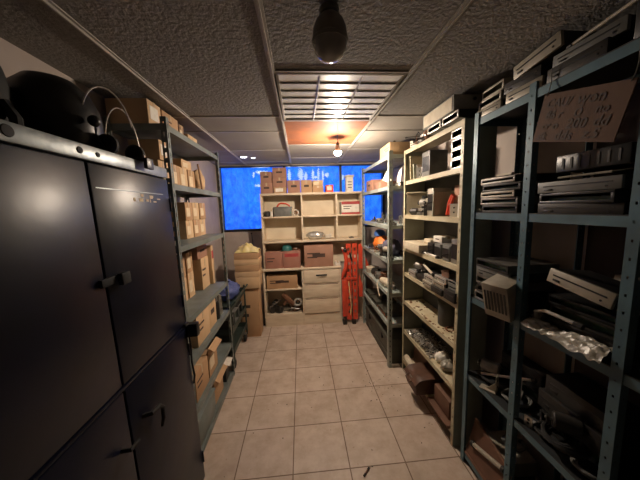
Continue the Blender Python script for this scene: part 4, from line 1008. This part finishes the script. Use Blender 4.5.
# shelf .663: nearly empty, specks and a round drum at the back
z = .663
r = thing('round_drum', 'dark round drum at the back of the nearly empty fifth inner shelf', 'drum', (1.0, 1.62, z))
MB().lathe([(.058, 0), (.062, .006), (.062, .16), (.058, .17)], (1.0, 1.62, z), 32).build('body', SLATE, r); MB().lathe([(.065, .15), (.065, .172), (.04, .178), (.01, .178)], (1.0, 1.62, z), 32).build('lid', CASEG, r)
m_ = MB(); random.seed(9)
for k in range(70):
    x, y = random.uniform(.90, 1.05), random.uniform(1.38, 2.08); s_ = random.uniform(.0015, .006)
    m_.box(x-s_, x+s_*1.5, y-s_, y+s_*1.8, z, z+s_*.8, rot=(0, 0, random.random()*3))
o = m_.build('crumbs', RUST); tag(o, 'dark crumbs and flakes scattered over the empty fifth inner shelf', 'debris'); o['kind'] = 'stuff'
coil('brown wire loop near the front of the empty fifth inner shelf', .965, 1.53, z, .035, 2, RUST, .003)
# shelf .388: heap of screws
z = .388
m_ = MB(); random.seed(14)
for k in range(900):
    u, v = random.random(), random.random()
    x, y = .90+.16*u, 1.655+.43*v
    hh = .05*math.sin(PI*min(1, max(0, v*1.1)))*(.4+.6*math.sin(PI*(.2+.6*u)))+.004
    c = Vector((x, y, z+random.random()*hh+.004)); dv = Vector((random.gauss(0, 1), random.gauss(0, 1), random.gauss(0, .35))).normalized()*random.uniform(.008, .020)
    a_, b_ = c-dv, c+dv; a_.z = max(a_.z, z+.003); b_.z = max(b_.z, z+.003)
    m_.mi = random.choice([0, 0, 1, 2])
    m_.tube([a_, b_], random.uniform(.0018, .004), 5)
o = m_.build('screws', [STEELB, DSTEEL, BEIGE]); tag(o, 'loose heap of screws and small metal scrap on the sixth inner shelf', 'screws'); o['kind'] = 'stuff'
bag('white plastic bag of parts beside the screw heap, farther one', (.965, 1.615, z+.032), (.05, .042, .035), PAPER, 'parts_bag', 'bag')
bag('white plastic bag of parts nearer the front post on the screw shelf', (.955, 1.52, z+.03), (.05, .045, .033), POLY, 'parts_bag', 'bag')
r = thing('hinge_plate', 'rusty orange hinge behind the white bags on the screw shelf', 'hinge', (1.04, 1.50, z))
MB().box(1.03, 1.036, 1.45, 1.56, z, z+.09).build('leaf', RUST, r); MB().box(1.036, 1.09, 1.45, 1.56, z, z+.005).build('leaf', RUST, r); MB().cyl((1.035, 1.445, z+.006), (1.035, 1.565, z+.006), .007, seg=10).build('pin', ORNG, r)
carton('brown board box at the back near corner of the screw shelf', 1.05, 1.17, 1.37, 1.44, z, z+.16, BROWNBOARD, face='x-', deco=(), cat='box', name='board_box')
# bottom shelf
z = .095
r = thing('leather_case', 'brown leather case jutting out into the aisle from the lowest inner shelf', 'case', (.92, 1.74, z))
m_ = MB(); m_.box(.80, 1.04, 1.66, 1.83, z, z+.115, .012); m_.build('body', LEATH, r)
m_ = MB(); m_.sheet(lambda u, v: (.785+.26*u, 1.645+.20*v, z+.122+.015*math.sin(PI*u)+.006*math.sin(7*v)-.03*max(0, .15-u)/.15), 14, 10, .006); m_.build('flap', LEATH, r)
m_ = MB(); m_.box(.795, .801, 1.72, 1.76, z+.07, z+.112, .002); m_.build('clasp', STEEL, r)
MB().tube([(.795, 1.70, z+.10), (.775, 1.71, z+.085), (.772, 1.745, z+.078), (.775, 1.78, z+.085), (.795, 1.79, z+.10)], .006, 8).build('carry_handle', LEATH, r)
r = thing('paper_roll', 'cream paper roll lying past the leather case on the lowest shelf', 'paper roll', (.92, 1.98, z))
MB().cyl((.905, 1.87, z+.029), (.915, 2.10, z+.029), .028, seg=20).build('paper', CREAMP, r); MB().cyl((.9045, 1.866, z+.029), (.9055, 1.872, z+.029), .012, seg=14).build('core', CARDD, r)
for k in range(3):
    plate(['front', 'middle', 'rear'][k]+' brown board standing behind the paper roll on the lowest shelf', [(.99+.03*k, 1.87, z+.001), (.99+.03*k, 2.10, z+.001), (1.0+.03*k, 2.10, z+.18), (1.0+.03*k, 1.87, z+.20)], BROWNBOARD, .008, 'wood_panel', group='boards on the lowest shelf')
plate('brown board lying near the front post on the lowest shelf', [(.92, 1.38, z+.012), (1.12, 1.38, z+.012), (1.12, 1.62, z+.012), (.92, 1.62, z+.012)], BROWNBOARD, .010, 'wood_panel')
carton('dark brown box on the lying board by the front post, lowest shelf', .96, 1.12, 1.42, 1.60, z+.015, z+.14, BROWNBOARD, face='x-', deco=(), cat='box', name='board_box')

squeeze([o for o in roots_since(_before) if not o.name.startswith(('leather', 'foam', 'crumbs', 'screws'))], .80, QX1-.008)
_before = {o.name for o in bpy.data.objects}
# ================================================================== blue rack contents
random.seed(51)
ORD = ['lowest', 'second lowest', 'middle', 'second highest', 'topmost']
def stack(y, z, n, place, w=.26, d=.22, x=1.05, hs=(.03, .045), mats=None, bez=None):
    zz = z
    for k in range(n):
        h = random.uniform(*hs); nm = ORD[k] if n == 5 else (['lowest', 'second', 'third', 'topmost'][k] if n == 4 else (['lowest', 'middle', 'topmost'][k] if n == 3 else ['lower', 'upper'][k]))
        f = random.choice([drive, chassis]); m1 = (mats or [DSTEEL, DARKM, GREYP, STEEL])[k % len(mats or [1]*4)]
        b1 = (bez or [BEIGE, STEEL, GREYP, DSTEEL])[(k+n) % len(bez or [1]*4)]
        desc = {DSTEEL: 'dark steel', DARKM: 'black', GREYP: 'grey', STEEL: 'dull steel', BEIGE: 'beige'}.get(m1, 'dark')
        lab = f'{nm} {desc} unit stacked {place}'
        xx, yy = x+random.uniform(-.02, .02), y+random.uniform(-.012, .012)
        if f is drive: drive(lab, xx, yy, zz, w*random.uniform(.88, 1), d*random.uniform(.9, 1), h, random.uniform(-.06, .06), 'x-', m1, b1, cat='disc drive')
        else: chassis(lab, xx, yy, zz, w*random.uniform(.88, 1), d*random.uniform(.9, 1), h, random.uniform(-.06, .06), m1, b1)
        zz += h+.0015
    return zz
# top
T = 1.918
stack(1.185, T, 3, 'at the far end of the blue rack top', .20, .15, .99, (.033, .042), [DSTEEL, GREYP, BEIGE], [BEIGE, BEIGE, BEIGE])
stack(1.015, T, 2, 'second from the far end of the blue rack top', .20, .16, .99, (.035, .045), [DARKM, DSTEEL], [BEIGE, DSTEEL])
drive('beige faced drive tipped up at the middle of the blue rack top', .985, .955, T+.093, .18, .19, .05, 0, 'x-', DSTEEL, BEIGE, tilt=(R(-7), 0))
stack(.80, T, 2, 'on the blue rack top beside the tipped drive', .22, .20, 1.0, (.035, .045), [DARKM, DSTEEL], [DSTEEL, GREYP])
psu('black box with a ribbed grille toward the near end of the blue rack top', 1.0, .57, T, .20, .19, .10, 0, DARKM, cable=False)
stack(.37, T, 2, 'at the near end of the blue rack top', .22, .17, 1.0, (.04, .05), [DARKM, DARKM], [DSTEEL, GREYP])
pipe('bright strip lying over the middle units on the blue rack top', (.915, .64, T+.112), (.93, .86, T+.098), .006, BEIGE)
coil('black cable coil on the far pair of units, blue rack top', .99, 1.09, T+.132, .04, 2, RUBBER, .004)
# bay a (far), upper shelf
z = 1.456
zt = stack(1.105, z, 5, 'on the upper shelf, far bay of blue rack', .30, .22, 1.07, (.026, .036), [DSTEEL, GREYP, DSTEEL, STEEL, DSTEEL], [STEEL, BEIGE, DSTEEL])
board('brown edged board lying on the far upper stack of the blue rack', 1.08, 1.10, zt, .26, .20, .05, (0, 0), mat('brown circuit board', (.20, .12, .07), .6))
coil('white looped wire by the far post, upper shelf of the blue rack', .925, 1.232, z, .018, 2, PAPER, .0025)
r = thing('speaker_cone', 'small cream speaker ring by the far post, upper blue rack shelf', 'speaker', (.925, 1.17, zt-.03))
# bay a lower
z = 1.009
zt = stack(1.125, z, 5, 'on the middle shelf, far bay of blue rack', .26, .20, 1.08, (.032, .045), [DSTEEL, DARKM, GREYP, DSTEEL, STEEL], [DSTEEL, STEEL, GREYP])
bpy.data.objects.remove(r)
MBX = MB
psu('grey brown box with a ribbed face tilted out over the middle blue rack shelf', .915, 1.03, z-.002, .13, .11, .16, R(18), BEIGE, (R(0), R(-14)), cable=False)
bracket('small white bracket by the far post, middle blue rack shelf', .93, 1.245, z, .05, .03, .03, 0, PAPER)
# bay a, lower shelf
z = .56
coil('black cable coil at the far end of the lower blue rack shelf', 1.0, 1.16, z, .07, 5, RUBBER, .006)
coil('grey cable coil beside the post on the lower blue rack shelf', .99, 1.03, z, .06, 4, GREYP, .005)
motor('bright motor leaning on the far cable coil, lower blue rack shelf', .97, 1.17, z+.055, .03, .08, .6, STEEL)
bracket('pale bracket near the front edge, far bay of lower blue rack shelf', .94, 1.09, z, .09, .07, .04, 2.2, BEIGE)
bracket('bright bracket between coils, far bay of lower blue rack shelf', .96, 1.0, z+.045, .10, .07, .04, .7, STEELB)
stack(1.10, z, 2, 'behind the coils, far bay of lower blue rack shelf', .07, .24, 1.105, (.06, .09), [DARKM, DSTEEL], [DSTEEL, DARKM])
pipe('bright rod across the far bay of the lower blue rack shelf', (.93, 1.20, z+.03), (1.05, 1.0, z+.12), .007, STEELB)
# bay a, bottom
z = .07
stack(1.12, z, 2, 'on the bottom shelf, far bay of blue rack', .17, .20, 1.06, (.05, .08), [DSTEEL, BEIGE], [DSTEEL, BEIGE])
plate('brown board propped in the far bay, bottom blue rack shelf', [(.905, .975, z+.006), (.905, 1.235, z+.006), (.955, 1.235, z+.21), (.955, .975, z+.15)], BROWNBOARD, .008, 'wood_panel')
pipe('cream strip lying on the propped brown board, bottom blue rack shelf', (.912, 1.20, z+.095), (.93, 1.0, z+.15), .012, BEIGE)
coil('grey cable coil on the stacked units of the bottom far blue shelf', 1.06, 1.10, z+.17, .05, 3, GREYP, .005)
# bay b (middle)
z = 1.456
zt = stack(.775, z, 3, 'on the upper shelf, middle bay of blue rack', .30, .25, 1.09, (.03, .05), [DARKM, DSTEEL, DARKM], [DSTEEL, DARKM, GREYP])
plate('beige curved flap lying over the middle upper stack of the blue rack', [(.93, .70, zt+.012), (.93, .86, zt+.012), (1.1, .88, zt+.03), (1.1, .68, zt+.03)], BEIGE, .003, 'sheet_panel')
psu('black box with a grey strip behind the sign, upper middle bay', 1.05, .80, zt+.036, .16, .22, .06, 0, DARKM, cable=False)
z = 1.009
stack(.78, z, 3, 'on the middle shelf, middle bay of blue rack', .17, .24, 1.06, (.035, .055), [DARKM, DSTEEL, DARKM], [DSTEEL, DSTEEL, DARKM])
drive('beige faced drive tilted on the middle stack of the middle shelf', 1.0, .76, z+.17, .16, .205, .05, 0, 'x-', DARKM, BEIGE, tilt=(R(9), R(6)))
r = thing('silver_tube', 'bright bent tube in front of the plastic bag, middle blue rack shelf', 'tube', (.94, .80, z))
MB().tube([(.93, .90, z+.012), (.918, .895, z+.06), (.92, .86, z+.075), (.925, .80, z+.072), (.93, .74, z+.068)], .007, 8).build('tube', STEELB, r); MB().cyl((.928, .76, z+.0695), (.931, .735, z+.0675), .011, seg=10).build('ferrule', DSTEEL, r)
r = thing('plastic_bag', 'clear crinkled plastic bag along the edge of the middle blue rack shelf', 'bag', (.93, .77, z))
m_ = MB(); random.seed(77)
m_.sheet(lambda u, v: (.868+.095*v, .635+.27*u, z+.006+.040*math.sin(PI*v)*(.65+.3*math.sin(5*u+1)+.1*math.sin(13*u+5*v))+.005*math.sin(31*u+19*v+3*math.sin(9*u))*math.sin(13*v+7*u)+.003*math.sin(23*u-31*v+4*math.sin(5*u))), 70, 20, .0012); m_.build('film', POLY, r)
bpy.context.view_layer.update()
plate('pale flap at the back of the middle shelf, middle bay of blue rack', [(1.10, .66, z+.15), (1.10, .80, z+.15), (1.12, .80, z+.22), (1.12, .70, z+.24)], BEIGE, .003, 'sheet_panel')
motor('small pale motor by the second post, middle blue rack shelf', .965, .925, z, .018, .03, .3, BEIGE)
z = .56
stack(.80, z, 3, 'behind the cable heap, lower shelf, middle bay', .14, .24, 1.07, (.05, .075), [DARKM, DSTEEL, DARKM], [DARKM, DSTEEL, DARKM])
coil('large tangled black cable heap in the middle bay, lower blue rack shelf', .955, .775, z+.03, .065, 6, RUBBER, .007)
motor('dark motor among the cables in the middle bay, lower blue rack shelf', .955, .775, z+.09, .03, .08, .9, DSTEEL)
coil('black cable coil at the far side of the heap, lower blue rack shelf', .97, .84, z, .055, 4, RUBBER, .006)
coil('grey cable coil before the heap toward the third post, lower blue shelf', .97, .70, z, .05, 4, GREYP, .005)
bracket('bright bracket right beside the second post, lower blue rack shelf', .925, .895, z, .045, .05, .03, .3, STEELB)
z = .07
stack(.78, z, 3, 'on the bottom shelf, middle bay of blue rack', .26, .24, 1.08, (.05, .08), [DARKM, DSTEEL, DARKM], [DSTEEL, GREYP, DARKM])
bracket('pale crumpled bracket by the second post, bottom blue rack shelf', .92, .915, z, .06, .05, .04, 0, PAPER)
# bay c (nearest, mostly past the frame)
for z, n in ((1.456, 3), (1.009, 3), (.56, 2), (.07, 2)):
    stack(.43, z, n, {1.456: 'on the upper shelf', 1.009: 'on the middle shelf', .56: 'on the lower shelf', .07: 'on the bottom shelf'}[z]+', nearest bay of blue rack', .28, .24, 1.08, (.04, .06), [DARKM, DSTEEL, DARKM], [DSTEEL, DARKM])

squeeze(roots_since(_before), .897, BX1-.004)
# ================================================================== cardboard sign
SX = .880
ctr = Vector((SX, .777, 1.766)); th_ = R(14.2)
r = thing('cardboard_sign', 'brown cardboard sign with dark handwriting tied to the blue rack', 'sign', ctr)
Mx = Matrix(((0, 0, -1), (-1, 0, 0), (0, 1, 0))).to_4x4() @ Matrix.Rotation(-th_, 4, 'Z')   # sign plane: X along -y, Y up, Z toward the aisle
Wd, Hd = .262, .155
g = MB()
g.sheet(lambda u, v: (Mx @ Vector(((u-.5)*Wd, (v-.5)*Hd, .0006*math.sin(PI*u))))+ctr, 20, 12, .004)
g.build('sheet', SIGNM, r, smooth=50)
for a in (-.5, .5):
    p = (Mx @ Vector((a*Wd*.93, Hd*.46, .003)))+ctr
    MB().tube([p, p+Vector((.010, 0, .02)), p+Vector((.016, 0, .05)), p+Vector((.012, 0, .09 if a < 0 else .12))], .0014, 6).build('tie_wire', STEEL, r)
def writing(txt, u, v, size, rot=0., shear=.15):
    cu = bpy.data.curves.new('handwriting', 'FONT'); cu.body = txt; cu.size = size; cu.align_x = 'LEFT'; cu.shear = shear; cu.offset = .0005; cu.extrude = .0003; cu.resolution_u = 3
    tmp = bpy.data.objects.new('tmp', cu); COL.objects.link(tmp); bpy.context.view_layer.update()
    me = bpy.data.meshes.new_from_object(tmp.evaluated_get(bpy.context.evaluated_depsgraph_get()))
    bpy.data.objects.remove(tmp); bpy.data.curves.remove(cu)
    me.transform(Mx @ Matrix.Translation((u, v, .0014)) @ Matrix.Rotation(rot, 4, 'Z'))
    me.materials.clear(); me.materials.append(INK)
    o = bpy.data.objects.new('handwriting', me); COL.objects.link(o); o.parent = r
for txt, u, v, s_ in (('CAU/', -.112, .034, .036), ('won', -.010, .034, .046), ('86 r', -.105, -.002, .036), ('\u014d', -.008, -.002, .044), ('no', .055, .004, .034), ('cr o', -.108, -.036, .036), ('200', -.022, -.036, .042), ('dd', .060, -.032, .040), ('s8:', -.118, -.070, .036), ('dds', -.050, -.070, .042), ('z.5', .040, -.066, .040)):
    writing(txt, u, v, s_)

# ================================================================== floor crumbs
m_ = MB(); random.seed(61)
for k in range(85):
    if k < 50: x, y = random.gauss(.62, .10), random.gauss(1.93, .14)
    else: x, y = random.uniform(-.5, .85), random.uniform(1.1, 3.1)
    if x > .86: continue
    s_ = random.uniform(.001, .0032)
    m_.box(x-s_, x+s_*1.6, y-s_, y+s_, 0, s_*.7, rot=(0, 0, random.random()*3))
o = m_.build('crumbs', DSTEEL); tag(o, 'dark crumbs scattered over the beige floor tiles', 'debris'); o['kind'] = 'stuff'
pipe('small rusty screw lying on the floor tiles in the aisle', (.30, 1.225, .0065), (.335, 1.262, .0065), .0042, RUST, 'screw', 'screw')

# ================================================================== camera
cam = bpy.data.cameras.new('camera'); cam.sensor_fit = 'HORIZONTAL'; cam.sensor_width = 36
fpx = 253.
cam.lens = 36*fpx/640; cam.clip_start = .02
co = bpy.data.objects.new('camera', cam); COL.objects.link(co); sc.camera = co
dy = Vector((300-320, 240-209, -fpx)).normalized(); dz = -Vector((380-320, 240-2200, -fpx)); dz = (dz-dz.dot(dy)*dy).normalized(); dx = dy.cross(dz)
co.matrix_world = Matrix.Translation((0, 0, 1.5)) @ Matrix((dx, dy, dz)).to_4x4()

sc.view_settings.view_transform = 'Standard'; sc.view_settings.look = 'None'; sc.view_settings.gamma = 1; sc.view_settings.use_curve_mapping = False
sc.view_settings.exposure = 1.1
sc.cycles.max_bounces = 8; sc.cycles.diffuse_bounces = 3; sc.cycles.sample_clamp_indirect = 4
